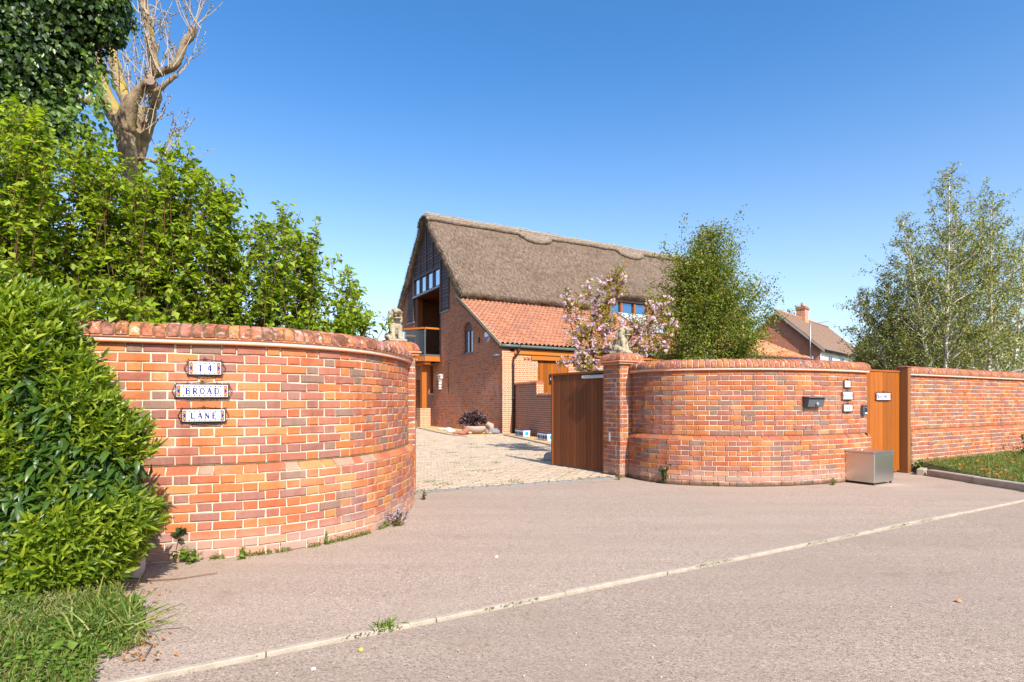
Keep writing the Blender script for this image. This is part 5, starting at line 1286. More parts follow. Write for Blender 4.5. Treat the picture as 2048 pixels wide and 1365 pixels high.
# --- tall light green shrubs behind the near wall
def shrub(name, label, base, stems, group, lm=None, n_tw=9, L=.072, W=.054, dens=1.0, leafy0=.22, twl=.36):
    root = thing(name, label, 'shrub', base, 0, group); wood = MB(); P, D = [], []
    for top in stems:
        top = np.array(top); b = np.array(base)+np.array([rng.normal()*.12, rng.normal()*.12, 0]); mid = (b+top)/2+np.array([rng.normal()*.12, rng.normal()*.12, .12])
        t = np.linspace(0, 1, 12)[:,None]; path = (1-t)**2*b+2*t*(1-t)*mid+t*t*top+rng.normal(size=(12,3))*.018
        wood.tube([Vector(p) for p in path], list(np.linspace(.010,.003,12)), 4, False)
        a, d = sample(path[3:], int(16*dens)); P.append(a); D.append(d)
        ln_ = np.linalg.norm(top-b); ntw = int(n_tw*ln_/2.6)+2
        for k in range(ntw):
            f = leafy0+(1-leafy0)*(k+rng.random())/ntw; x = f*11; i = min(int(x), 10); p = path[i]+(path[i+1]-path[i])*(x-i)
            dd = unit((path[i+1]-path[i])[None])[0]*.7+rng.normal(size=3)*.75
            tw = curve(p, dd, twl*rng.uniform(.6,1.25)*(1.2-.5*f), 5, .45, .13); wood.tube([Vector(q_) for q_ in tw], [.005,.0045,.004,.0035,.003,.002], 3, False)
            a, d = sample(tw, int(rng.integers(13,21)*dens)); P.append(a); D.append(d)
    P = np.concatenate(P); D = unit(np.concatenate(D)); n = len(P)
    rd = rdir(n); rd = unit(rd-D*np.sum(rd*D, 1, keepdims=True)*.6)
    D2 = unit(D*.45+rd*.95+[0,0,-.1]); U = unit(rdir(n)*.55+[.15,-.25,1.0]); sc_ = rng.uniform(.45,1.35,n)
    V, Fc = leaf_geo(P+rd*.012, D2, U, L*sc_, W*sc_, .18, .18)
    wood.build('stems', BARK_RED, root, True); f = npmesh('foliage', V, Fc, lm or LM_SHRUB, root); f['kind'] = 'stuff'
    return root
TOPL = [(-60,190),(0,215),(60,235),(120,262),(160,285),(195,300),(225,335),(260,372),(290,352),(330,325),(368,292),(400,352),(440,358),(470,398),(500,432),(535,440),(572,425),(605,462),(640,478),(668,512),(698,540),(718,575),(735,605)]
def top_v(u): return float(np.interp(u, [a for a, _ in TOPL], [b_ for _, b_ in TOPL]))
SH = [('shrub at the frame edge, tallest of the light green bushes under the ivy', -20, 6.6, 75, (-130,110), 46), ('light green shrub between the ivy and bare pollard', 120, 6.9, 70, (30,235), 40),
      ('light green shrub in front of the bare pollard trunk', 265, 7.2, 66, (170,345), 38), ('light green shrub with a tall leading shoot right of the pollard', 365, 7.3, 60, (300,455), 38),
      ('light green shrub over the BROAD tile end of the coping', 480, 7.4, 60, (415,560), 31), ('light green shrub with twin sprays right of middle', 575, 7.5, 50, (510,645), 26), ('outermost light green shrub nearest the near lion', 655, 7.6, 44, (590,728), 24)]
for lab, uc, Y, _, (ua, ub), ns in SH:
    base = np.array([(uc-1024)/F*Y, Y, 0]); stems = []
    for k in range(ns):
        u = rng.uniform(ua, ub); Yk = Y+rng.normal()*.38; full = k < ns*.68
        vt = top_v(u)+ (abs(rng.normal())*26 if full else rng.uniform(50, 260)); vt = min(vt, 640)
        stems.append(pt(u, vt, max(Yk, Y-.7)))
    shrub('leafy_shrub', lab, base, stems, 'light green shrubs behind the near wall', n_tw=13, dens=.98, leafy0=.28)
# spray that leans out past the lion
shrub('leafy_spray', 'thin leafy spray reaching over the coping beside the near lion', np.array([-2.2,7.6,.4]), [pt(740,628,7.3), pt(745,640,7.3), pt(728,650,7.3), pt(776,625,7.45)], None, n_tw=3, dens=.5, twl=.22, leafy0=.75)
# twig hanging over the coping near the laurel, its shadow falls on the bricks
shrub('hanging_spray', 'leafy spray hanging over the mossy coping beside the laurel', np.array([-3.35,5.0,1.7]), [pt(218,612,4.35), pt(250,628,4.4), pt(285,622,4.5), pt(312,632,4.6), pt(240,600,4.4), pt(330,618,4.75), pt(195,600,4.3)], None, n_tw=6, dens=.75, twl=.26, leafy0=.4)
# --- pollarded bare tree
PY = 12.0
pr_ = thing('pollard_tree', 'bare pollarded tree with yellow lichen and cut limbs', 'tree', pt(262,802,PY)-Vector((0,0,H)))
m, nt, b = nmat('lichen_bark', .95, .1); p = pos(nt)
c = ramp(nt, noise(nt,p,5,7,.75), [(.35,(.14,.10,.065)),(.5,(.26,.195,.125)),(.68,(.40,.31,.20))])
g_ = nt.nodes.new('ShaderNodeNewGeometry'); dt = nd(nt,'ShaderNodeVectorMath',operation='DOT_PRODUCT'); nt.links.new(g_.outputs['Normal'],dt.inputs[0]); dt.inputs[1].default_value=(.6,.3,.75)
lm_ = ramp(nt, mth(nt,'ADD',mth(nt,'MULTIPLY',noise(nt,p,2.6,6,.7),1.1),mth(nt,'MULTIPLY',dt.outputs['Value'],.22)), [(.60,(0,0,0)),(.74,(1,1,1))])
c = mix(nt, mth(nt,'MULTIPLY',lm_,.8), c, (.42,.31,.07)); setc(nt,b,c); mpb = nd(nt,'ShaderNodeMapping',Vector=p); mpb.inputs['Scale'].default_value=(1,1,.25); bump(nt,b,noise(nt,mpb.outputs[0],22,5,.7),.9,.04); M_LICHEN = m
LIMBS = [  # (u, v, depth offset, radius px)
 [(268,800,0,26),(268,520,0,22),(266,400,0,20),(258,330,0,18),(252,285,0,19),(247,255,0,21),(238,238,0,17)],
 [(247,258,0,18),(222,215,.1,18),(212,190,.15,14),(200,150,.2,13),(192,110,.3,13),(184,60,.4,12),(178,-20,.5,11)],
 [(216,205,.1,12),(200,200,.1,10),(178,204,.1,8),(154,198,.05,6)],
 [(250,262,0,20),(256,225,-.1,18),(266,200,-.15,14),(286,175,-.2,10),(298,168,-.3,10)],
 [(258,215,.1,13),(242,175,.25,13),(230,130,.35,12),(217,90,.45,11),(205,45,.5,10)],
 [(290,178,-.1,11),(303,150,.1,10),(312,142,.15,10)],
 [(312,150,.1,9),(307,120,.1,10),(300,70,.1,9),(290,20,.1,8),(284,-30,.1,7)],
 [(310,150,.1,8),(330,142,.05,8),(350,132,0,8),(360,112,0,8),(368,88,0,8),(382,72,0,8),(388,55,0,8)],
 [(268,620,.6,18),(270,400,.6,16),(272,330,.6,15),(282,295,.6,14),(296,260,.6,11),(304,220,.6,12),(312,190,.6,12),(306,165,.5,9)],
 [(270,345,.5,14),(272,290,.55,16),(276,250,.6,15),(290,215,.6,11)],
 [(296,178,-.1,8),(315,180,0,6),(335,165,0,5),(352,150,0,5)],
 [(270,320,.1,5),(290,318,.05,4),(308,323,0,4.5),(318,320,0,4)]]
trunk = MB()
for limb in LIMBS:
    P_ = [np.array(l, float) for l in limb]; den = []
    for i in range(len(P_)-1):
        a = P_[max(i-1,0)]; b_ = P_[i]; c_ = P_[i+1]; d_ = P_[min(i+2,len(P_)-1)]
        for t in np.linspace(0,1,5,endpoint=False): den.append(.5*(2*b_+(c_-a)*t+(2*a-5*b_+4*c_-d_)*t*t+(3*b_-a-3*c_+d_)*t**3))
    den.append(P_[-1])
    trunk.tube([pt(q_[0]+random.uniform(-1,1), q_[1], PY+q_[2]) for q_ in den], [q_[3]*PY/F*.9*random.uniform(.93,1.07) for q_ in den], 11)
trunk.build('trunk', M_LICHEN, pr_, True)
q = MB(); cc = pt(299,167,PY-.42); q.tube([cc+Vector((-.02,.1,0)), cc+Vector((.06,-.09,.01))],[.075,.09],12); q.build('cut_limb_end', simple('sawn_wood',(.25,.18,.14),.9,.1,.35,9), pr_)
tw = MB(); bl = []
SPR = [(300,160),(300,165),(312,140),(312,150),(388,55),(380,70),(345,135),(355,150),(285,200),(296,255),(290,240),(318,320),(315,320),(170,200),(225,110),(240,165),(275,185),(262,195),(192,110),(292,30),(300,80)]
for k in range(105):
    u, v = SPR[k % len(SPR)]; p0 = np.array(pt(u+rng.normal()*7, v+rng.normal()*6, PY+rng.uniform(-.3,.6)))
    right = rng.normal()*.5+(.35 if u > 330 or v > 240 else 0)
    L_ = rng.uniform(.5,1.55) if v < 240 else rng.uniform(.5,1.3)
    pa = curve(p0, (right, rng.normal()*.35, .55 if v > 240 else .9), L_, 8, .95, .10)
    tw.tube([Vector(q_) for q_ in pa], list(np.linspace(.011,.0045,9)), 4, False)
    for j in range(2):
        if rng.random() < .55:
            i = int(rng.integers(3,8)); pb_ = curve(pa[i], (rng.normal()*.8, rng.normal()*.5, .6), L_*.3, 4, .5, .12); tw.tube([Vector(q_) for q_ in pb_], [.006,.005,.005,.004,.003], 3, False); bl.append(pb_)
    bl.append(pa[4:])
for (u, v, du, dv) in ((285,15,60,30),(300,10,70,12),(270,40,70,10),(262,5,60,40),(318,322,110,-28),(154,200,-40,20)):
    p0 = np.array(pt(u,v,PY)); p1 = np.array(pt(u+du,v+dv,PY)); t = np.linspace(0,1,9)[:,None]; pa = p0*(1-t)+p1*t+np.array([0,0,-.12])*np.sin(t*PI)+rng.normal(size=(9,3))*.02; tw.tube([Vector(q_) for q_ in pa], list(np.linspace(.013,.006,9)), 4, False); bl.append(pa)
tw.build('twigs', simple('pale_twig',(.42,.34,.26),.85,.1,.35,6), pr_, True)
P, D = zip(*[sample(t_, 9) for t_ in bl]); P = np.concatenate(P); D = np.concatenate(D); n = len(P); V, Fc = leaf_geo(P, unit(D)+rdir(n)*.7, rdir(n)+[0,0,.8], .05, .028); npmesh('buds', V, Fc, leaf_mat('bud',[(.22,.17,.05),(.16,.14,.05)],.6,.2), pr_)['kind'] = 'stuff'
# --- ivy-clad tree top left
IY = 9.6
iv = thing('ivy_tree', 'dark glossy ivy smothering a tree at the top left corner', 'ivy tree', (pt(60,802,IY)-Vector((0,0,H))))
BL = [(55,-40,150,120,.9),(120,20,130,70,.8),(175,0,75,55,.6),(215,20,38,45,.35),(60,60,115,80,.8),(105,110,80,60,.6),(70,150,85,60,.65),(60,205,62,60,.5),(45,245,60,45,.45),(150,70,55,40,.45),(105,240,38,42,.3),(20,110,70,60,.5),(0,30,60,80,.5),(-10,200,70,70,.5),(225,60,18,30,.2)]
P, Nn = [], []
for u, v, ru, rv, ry in BL:
    c = np.array(pt(u,v,IY)); r_ = np.array([ru*IY/F*.93, ry, rv*IY/F*.93]); k = int(ru*rv*.30)+300; d = rdir(k); d = d[d[:,1] < .45]
    pts_ = c+d*r_*(1+.10*rng.normal(size=(len(d),1))); keep = np.ones(len(pts_), bool)
    for u2, v2, ru2, rv2, ry2 in BL:
        if (u2, v2) != (u, v):
            c2 = np.array(pt(u2,v2,IY)); r2 = np.array([ru2*IY/F*.93, ry2, rv2*IY/F*.93])*.84; keep &= (((pts_-c2)/r2)**2).sum(1) > 1
    P.append(pts_[keep]); Nn.append(unit(d/r_)[keep])
P = np.concatenate(P); Nn = np.concatenate(Nn); n = len(P)
D = unit(Nn*.35+[0,0,-1]+rdir(n)*.65); U = unit(Nn+rdir(n)*.4); sc_ = rng.uniform(.6,1.35,n)
V, Fc = leaf_geo(P+rng.normal(size=(n,3))*.035, D, U, .092*sc_, .078*sc_, .12, .2); npmesh('ivy_leaves', V, Fc, LM_IVY, iv)['kind'] = 'stuff'
k = rng.random(n) < .22; V, Fc = leaf_geo(P[k]+Nn[k]*.05, unit(D[k]+rdir(k.sum())*.5), U[k], .08*sc_[k], .065*sc_[k], .15, .2); npmesh('young_ivy_leaves', V, Fc, LM_IVYL, iv)['kind'] = 'stuff'
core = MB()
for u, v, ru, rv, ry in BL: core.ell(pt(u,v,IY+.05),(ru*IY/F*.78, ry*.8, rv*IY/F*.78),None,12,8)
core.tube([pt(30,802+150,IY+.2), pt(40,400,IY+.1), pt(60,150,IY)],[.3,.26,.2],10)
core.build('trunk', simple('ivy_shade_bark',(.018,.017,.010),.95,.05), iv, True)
# trailing ivy at the lower right of the clump
tr_ = []
for k in range(34):
    p0 = np.array(pt(rng.uniform(110,205), rng.uniform(90,270), IY+rng.uniform(-.3,.2))); tr_.append(curve(p0, (rng.normal()*.35+.2, rng.normal()*.3, -1), rng.uniform(.3,.8), 5, -.3, .12))
for k in range(26):
    p0 = np.array(pt(rng.uniform(-10,140), rng.uniform(215,330), IY-.6+rng.uniform(-.3,.2))); tr_.append(curve(p0, (rng.normal()*.6+.3, rng.normal()*.3, .1), rng.uniform(.3,.75), 5, -.4, .15))
P, D = zip(*[sample(t_, 24) for t_ in tr_]); P = np.concatenate(P); D = np.concatenate(D); n = len(P); sc_ = rng.uniform(.6,1.2,n)
V, Fc = leaf_geo(P+rng.normal(size=(n,3))*.035, unit(D)*.4+rdir(n)*.7+[0,0,-.5], rdir(n)*.5+[.2,-.8,.5], .095*sc_, .075*sc_, .15, .2); npmesh('trailing_ivy', V, Fc, LM_IVYL, iv)['kind'] = 'stuff'
# --- laurel in front of the near wall
lr = thing('laurel_bush', 'large glossy laurel bush in front of the near wall', 'bush', (-3.5,3.75,0))
OUT = [(0,540),(60,556),(120,572),(165,596),(192,640),(215,690),(240,740),(262,790),(285,840),(312,890),(338,945),(345,1000),(335,1045),(305,1085),(270,1110),(240,1150),(160,1185),(60,1215),(0,1235)]
def lpoint(a, w):
    """a: 0..1 top outline to bottom along the right profile; w: -1..1 depth angle"""
    return None
def r_at(z):                                       # right-hand extent (x) of the bush at height z, and half depth
    zs = [0.0,.08,.3,.5,.7,.95,1.25,1.55,1.8,1.98,2.1,2.16]; xs = [-3.05,-2.80,-2.60,-2.49,-2.48,-2.57,-2.70,-2.85,-2.98,-3.12,-3.45,-4.2]
    return np.interp(z, zs, xs)
P, Nn = [], []
NL = 7600
z = rng.uniform(.06, 2.14, NL); ang = rng.uniform(-.25, 1.0, NL)*PI/2     # 0 = facing -y (camera), 1 = facing +x
xr = r_at(z); xc = -4.25; a_ = xr-xc; yc = 3.98-.10*(z/2.1); bdep = np.interp(z, [0,.4,1.2,1.8,2.15],[.55,.62,.55,.42,.18])
t_ = rng.uniform(-.05,1,NL)
# superellipse in plan: front face then rounded right end
th_ = t_*PI/2; X = xc+a_*np.sign(np.sin(th_))*np.abs(np.sin(th_))**.8; Yv = yc-bdep*np.abs(np.cos(th_))**.55
dz = .05; sl_ = (r_at(z+dz)-r_at(z-dz))/(2*dz)
Nn = np.stack([np.sin(th_)**1.2*np.sign(np.sin(th_))+.12, -np.cos(th_), np.clip(-sl_*.55,-.6,1.2)+.15], 1); Nn = unit(Nn)
lump = np.array([mn.noise(Vector((x_*2.6, y_*2.6, z_*2.6))) for x_, y_, z_ in zip(X, Yv, z)])
Pc = np.stack([X, Yv, z], 1)+Nn*(lump[:,None]*.16-.03+rng.normal(size=(NL,1))*.05)
keep = Pc[:,2] > .03; Pc, Nn, lump = Pc[keep], Nn[keep], lump[keep]; n0 = len(Pc)
# each shoot: a whorl of leaves, young and pale where the shoot sticks out, old and dark below
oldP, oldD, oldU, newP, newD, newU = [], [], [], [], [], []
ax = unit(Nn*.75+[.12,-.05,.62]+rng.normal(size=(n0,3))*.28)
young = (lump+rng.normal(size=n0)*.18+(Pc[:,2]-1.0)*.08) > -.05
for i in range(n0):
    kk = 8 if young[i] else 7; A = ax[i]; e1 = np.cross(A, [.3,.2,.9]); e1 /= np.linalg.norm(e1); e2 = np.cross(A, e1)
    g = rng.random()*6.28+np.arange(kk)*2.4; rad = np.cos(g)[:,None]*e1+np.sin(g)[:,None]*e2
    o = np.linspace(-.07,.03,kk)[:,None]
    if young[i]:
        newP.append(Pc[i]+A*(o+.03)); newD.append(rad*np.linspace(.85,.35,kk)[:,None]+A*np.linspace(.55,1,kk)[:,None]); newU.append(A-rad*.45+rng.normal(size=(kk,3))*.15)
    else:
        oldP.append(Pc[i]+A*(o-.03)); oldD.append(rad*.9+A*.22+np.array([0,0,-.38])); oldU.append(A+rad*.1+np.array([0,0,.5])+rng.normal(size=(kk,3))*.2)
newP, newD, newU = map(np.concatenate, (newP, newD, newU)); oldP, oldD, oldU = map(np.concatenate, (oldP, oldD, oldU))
sn, so_ = rng.uniform(.7,1.15,len(newP)), rng.uniform(.75,1.2,len(oldP))
# the leaves that show largest are single parts, the rest joined
def seen(Pp): u = 1024+F*Pp[:,0]/Pp[:,1]; v = HOR-F*(Pp[:,2]-H)/Pp[:,1]; return (u > 0) & (u < 380) & (v < 1230), Pp[:,1]
ok, dep = seen(oldP); out_ = np.einsum('ij,ij->i', oldP-np.array([-4.25,3.98,1.0]), np.tile([.3,-.9,.2],(len(oldP),1)))
order = np.argsort(np.where(ok, -so_*out_/dep, 99))[:285]
lv, lf = leaf_geo(np.zeros((1,3)), np.array([[1.,0,0]]), np.array([[0,0,1.]]), 1.0, .30, .16, .22, True); lme = []
for k in range(2):
    me = bpy.data.meshes.new('leaf'); vv = lv.copy(); vv[3,2] -= .06*k; me.from_pydata([tuple(x_) for x_ in vv], [], [tuple(int(j) for j in f_) for f_ in lf]); me.materials.append(LM_LAUREL); me.polygons.foreach_set('use_smooth',[True]*len(me.polygons)); lme.append(me)
sel = np.zeros(len(oldP), bool); sel[order] = True
for i in order:
    D_ = oldD[i]/np.linalg.norm(oldD[i]); S_ = np.cross(D_, oldU[i]); S_ /= np.linalg.norm(S_); N_ = np.cross(S_, D_); L_ = .115*so_[i]; M = Matrix.Identity(4)
    for r_ in range(3): M[r_][0], M[r_][1], M[r_][2], M[r_][3] = D_[r_]*L_, -S_[r_]*L_, N_[r_]*L_, oldP[i][r_]
    link('leaf', lme[i % 2], None, lr, False, M)
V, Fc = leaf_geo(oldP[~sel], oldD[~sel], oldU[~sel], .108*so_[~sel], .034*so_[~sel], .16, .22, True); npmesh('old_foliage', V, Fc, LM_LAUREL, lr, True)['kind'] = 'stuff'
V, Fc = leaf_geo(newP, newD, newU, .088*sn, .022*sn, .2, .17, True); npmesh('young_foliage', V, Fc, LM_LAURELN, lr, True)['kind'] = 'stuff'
# inner leaves and stems so that no daylight comes through
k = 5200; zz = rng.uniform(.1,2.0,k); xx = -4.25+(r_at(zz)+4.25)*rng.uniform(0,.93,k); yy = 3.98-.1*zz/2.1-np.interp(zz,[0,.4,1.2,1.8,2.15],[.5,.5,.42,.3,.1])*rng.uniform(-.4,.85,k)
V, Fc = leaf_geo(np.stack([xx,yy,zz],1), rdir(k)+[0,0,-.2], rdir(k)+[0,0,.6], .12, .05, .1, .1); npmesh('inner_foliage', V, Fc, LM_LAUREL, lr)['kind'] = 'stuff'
st_ = MB()
for k in range(40):
    b0 = (rng.uniform(-4.2,-2.9), 3.95+rng.normal()*.12, 0); zt = rng.uniform(.7,1.9); e_ = (min(b0[0]+rng.normal()*.3, r_at(zt)-.12), 3.85+rng.normal()*.15, zt); t = np.linspace(0,1,7)[:,None]
    st_.tube([Vector(q_) for q_ in (np.array(b0)*(1-t)+np.array(e_)*t+rng.normal(size=(7,3))*.02)], list(np.linspace(.018,.006,7)), 5, False)
st_.build('stems', BARK, lr, True)
# --- round tree, cherry, birches
crown_tree('round_tree', 'dense rounded green tree with thin top sprays before the thatch', 'tree', (6.72,19.6,0), 6.9, 2.5, lambda f: float(np.interp(f,[0,.15,.35,.5,.65,.8,.92,1],[.8,1,1.02,1,.90,.70,.42,.14])), 280, .09, 62000, .088, .056, LM_ROUND, BARK, None, (.05,1.1), [((.0,.0,1),7.0),((.05,.05,1),6.2),((-.07,.02,1),6.0),((.02,-.06,1),5.6)], .06, .30, .10, .0, 8, .34)
bir = [((14.9,19.6,0),8.9,'tall white stemmed birch, the highest crown on the right',[((.0,0,1),9.2),((-.20,.05,1),7.6),((.14,.1,1),8.0)],16500,2.4),
       ((16.9,20.2,0),7.6,'white stemmed birch at the right frame edge',[((.05,0,1),8.3),((-.16,.1,1),7.4)],13000,2.3),
       ((14.35,20.4,0),5.6,'low spreading birch with leaning pale stems above the narrow gate',[((-.34,.05,1),5.3),((-.14,.0,1),5.8),((.12,.1,1),6.4)],15000,1.9),
       ((18.7,21.6,0),7.4,'birch mostly beyond the right frame edge',[((-.12,0,1),8.0),((.1,0,1),7.6)],9000,2.3)]
m, nt, b = nmat('birch_bark', .8, .2); p = pos(nt); mpb = nd(nt,'ShaderNodeMapping',Vector=p); mpb.inputs['Scale'].default_value=(2,2,9)
setc(nt,b,ramp(nt,noise(nt,mpb.outputs[0],1.2,5,.7),[(.36,(.10,.08,.07)),(.44,(.58,.52,.46)),(.8,(.72,.67,.60))])); M_BIRCH = m
for bs, hh, lab, trs, nl, R_ in bir:
    crown_tree('birch_tree', lab, 'tree', bs, hh, R_, lambda f: (.75+.4*math.sin(f*PI))*(1-max(0,f-.45)*1.45)+.05, 48*len(trs), .075, nl, .078, .058, LM_BIRCH, M_BIRCH, 'birches beyond the straight wall', (.45,1.05), trs, .16, .35, .05, .55, 7, .45)
for (u, v, Y, r_, lab) in ((1785,722,27,(1.7,1.2,1.6),'round dark bush between the neighbour house and birches'),(1850,735,26,(2.6,1.5,1.6),'low dark bush under the spreading birch'),(1985,735,27,(3.2,1.5,1.9),'dark bush low behind the right hand birches')):
    c = pt(u,v,Y); n = 6500; d = rdir(n); d[:,2] = np.abs(d[:,2])*1.2-.2; rr = rng.uniform(.72,1.05,n)[:,None]; lum = np.array([mn.noise(Vector(x_*2.2)+Vector((u,0,0))) for x_ in d])[:,None]
    P = np.array(c)+d*np.array(r_)*(rr+lum*.22); ob_ = thing('bush', lab, 'bush', (c.x,c.y,0), 0, 'dark bushes behind the birches'); V, Fc = leaf_geo(P, rdir(n)+d*.4, rdir(n)*.5+[0,0,1], .13, .085); npmesh('foliage', V, Fc, LM_BIRCH, ob_)['kind'] = 'stuff'
    s2 = MB()
    for k in range(10): s2.tube([Vector((c.x+rng.normal()*.3,c.y,0)), Vector(c)+Vector((rng.normal()*r_[0]*.5, rng.normal()*.4, rng.uniform(-.3,.6)))],[.05,.02],5)
    s2.build('stems', BARK, ob_, True)
# cherry
CY = 12.3; ch = thing('cherry_tree', 'young cherry tree full of pink blossom behind the right pier', 'tree', (2.0,CY,0))
CB = [[(1212,960),(1205,800),(1192,735),(1180,690),(1186,640),(1192,600),(1208,578),(1226,562),(1238,548)],[(1192,735),(1172,715),(1152,690),(1140,640),(1134,600),(1132,590)],[(1180,690),(1160,660),(1150,620),(1172,596),(1176,578)],
      [(1200,770),(1235,720),(1270,690),(1298,650),(1318,622),(1336,608),(1350,600)],[(1270,690),(1300,700),(1325,690),(1346,662)],[(1298,650),(1302,632),(1308,618)],[(1186,640),(1208,620),(1218,600),(1232,590),(1240,572)],
      [(1192,735),(1168,728),(1140,727),(1122,723)],[(1186,690),(1215,668),(1250,652),(1290,640)],[(1200,750),(1180,736),(1160,742)],[(1192,660),(1205,650),(1222,640)],[(1235,720),(1255,725),(1290,700)],[(1150,690),(1165,680),(1180,655)],[(1235,715),(1270,660),(1295,655),(1335,640)],[(1186,700),(1205,700),(1228,690)]]
wd = MB(); cl, cd = [], []
for bi, br_ in enumerate(CB):
    off = rng.normal()*.22; P_ = np.array([pt(u,v,CY+ (0 if bi == 0 else off*min(1,k/2))) for k, (u, v) in enumerate(br_)]); 
    r0 = .038 if bi == 0 else .02; wd.tube([Vector(q_) for q_ in P_], list(np.linspace(r0,.007,len(P_))), 6, False)
    st = 3 if bi == 0 else 0
    for k in range(int(7+4*len(br_))):
        a, d = sample(P_[st:], 1); a, d = a[0], d[0]
        tw_ = curve(a, unit(d[None])[0]*.6+rng.normal(size=3)*.8+np.array([0,0,.15]), rng.uniform(.06,.26), 3, .3, .12); wd.tube([Vector(q_) for q_ in tw_], [.005,.004,.003,.003], 3, False); cl.append(tw_[-1]); cd.append(tw_[-1]-tw_[0])
        if rng.random() < .35: cl.append(a+rng.normal(size=3)*.04); cd.append(d)
wd.build('trunk', simple('cherry_bark',(.10,.06,.05),.8,.2), ch, True)
cl = np.array(cl); cd = unit(np.array(cd)); nc = len(cl); isb = rng.random(nc) < .44
P, D = [], []
for c in cl[isb]:
    for f_ in range(int(rng.integers(4,8))):
        fc = c+rng.normal(size=3)*.042+np.array([0,0,-.02]); k = 9; d = rdir(k); P.append(fc+d*.004); D.append(d+[0,0,-.1])
P = np.concatenate(P); D = np.concatenate(D); n = len(P); V, Fc = leaf_geo(P, D, rdir(n), .040, .038, .15, .2); npmesh('blossom', V, Fc, LM_PETAL, ch)['kind'] = 'stuff'
P = np.repeat(cl, 9, 0)+rng.normal(size=(nc*9,3))*.045; D = np.repeat(cd, 9, 0)*.5+rdir(nc*9)*.8; n = len(P); sc_ = rng.uniform(.6,1.2,n); V, Fc = leaf_geo(P, D, rdir(n)*.6+[0,-.2,.8], .085*sc_, .036*sc_, .25, .25); npmesh('foliage', V, Fc, LM_CHL, ch)['kind'] = 'stuff'
# purple shrub in the stone bowl
n = 520; d = rdir(n); d[:,2] = np.abs(d[:,2]); P = np.array(bp)+np.array([-.08,0,.40])+d*np.array([.50,.34,.42])*rng.uniform(.35,1.05,n)[:,None]
ps = thing('purple_shrub', 'dark purple leaved shrub growing in the stone planter', 'shrub', bp+Vector((0,0,.3))); V, Fc = leaf_geo(P, rdir(n)+d, rdir(n)+[0,0,.5], .13, .075); npmesh('foliage', V, Fc, LM_PURPLE, ps)['kind'] = 'stuff'
q = MB()
for k in range(22): q.tube([bp+Vector((random.gauss(0,.08),0,.25)), Vector(P[k*20]), Vector(P[k*20])+Vector((random.uniform(-.2,.25),0,random.uniform(.02,.15)))],[.012,.008,.004],4)
q.build('stems', BARK, ps)
# --- grass verges, weeds, litter
def blades(poly_pts, n, hgt, name, label_kind='grass', base_z=0.0, clump=None, lean=.4):
    xs = [p_[0] for p_ in poly_pts]; ys = [p_[1] for p_ in poly_pts]; P = []
    while len(P) < n:
        x, y = rng.uniform(min(xs), max(xs), 4000), rng.uniform(min(ys), max(ys), 4000)
        for a, c in zip(x, y):
            if inside(a, c, poly_pts) and (clump is None or mn.noise(Vector((a*2.3, c*2.3, 5)))+rng.normal()*.25 > clump): P.append((a, c, base_z(a, c) if callable(base_z) else base_z))
    P = np.array(P[:n]); h_ = hgt*rng.uniform(.4,1.25,n)*(1+.5*np.array([mn.noise(Vector((a*1.7, c*1.7, 2))) for a, c, _ in P])); d = rng.normal(size=(n,3))*lean; d[:,2] = 1; d = unit(d); s_ = unit(np.cross(d, rdir(n)))*.0028
    m_ = P+d*h_[:,None]*.55; t_ = P+d*h_[:,None]+np.stack([d[:,0],d[:,1],-np.abs(d[:,0])-.1],1)*h_[:,None]*.35
    V = np.stack([P-s_, P+s_, m_+s_*.8, m_-s_*.8, t_], 1).reshape(-1,3); i = np.arange(n)[:,None]; Fc = np.concatenate([i*5+[0,1,2], i*5+[0,2,3], i*5+[3,2,4]])
    o = npmesh(name, V, Fc, LM_GRASS); tag(o, kind='stuff'); return o
VL = [(-4.6,2.0),(-1.86,2.2),(-1.80,2.42),(-1.97,2.7),(-1.90,2.95),(-2.16,3.08),(-2.30,3.4),(-2.55,3.7),(-2.62,3.95),(-2.75,4.2),(-3.0,4.25),(-4.6,3.6)]
def bank(x, y): return .02+.10*max(0, min(1, (-x-2.0)*1.1))*max(0, 1)
vm = MB(); gx = np.linspace(-4.6,-1.8,40); gy = np.linspace(2.0,4.3,34)
idx = {}
for i, a in enumerate(gx):
    for j, c in enumerate(gy):
        if inside(a, c, VL): idx[i,j] = len(vm.v); vm.v.append((a, c, bank(a,c)-.02+.02*mn.noise(Vector((a*4,c*4,0)))))
for i in range(39):
    for j in range(33):
        k = [(i,j),(i+1,j),(i+1,j+1),(i,j+1)]
        if all(x_ in idx for x_ in k): vm.f.append(tuple(idx[x_] for x_ in k))
vm.build('verge_soil', M_SOIL, None, True)['kind'] = 'structure'
tag(blades(VL, 26000, .055, 'verge_grass', base_z=bank), 'grass verge below the laurel')
G_ = LM_GRASS; LM_GRASS = leaf_mat('dry_grass_blade', [(.30,.24,.10),(.42,.34,.17),(.20,.18,.06)], .6, .25)
tag(blades(VL, 9000, .05, 'dry_grass', base_z=bank, lean=.9, clump=.05), 'dry grass in the left verge'); LM_GRASS = G_
n = 2600; P = []
while len(P) < n:
    a, c = rng.uniform(-3.8,-1.8), rng.uniform(2.3,3.9)
    if inside(a, c, VL) and mn.noise(Vector((a*2.1,c*2.1,9)))+rng.normal()*.15 > -.12: P.append((a, c, bank(a,c)+rng.uniform(.01,.05)))
P = np.array(P); V, Fc = leaf_geo(P, rdir(n)*[1,1,.3], rdir(n)*.35+[0,-.1,1], rng.uniform(.018,.04,n), rng.uniform(.014,.03,n), .1, .1); tag(npmesh('clover', V, Fc, LM_CLOVER), 'clover in the left verge', kind='stuff')
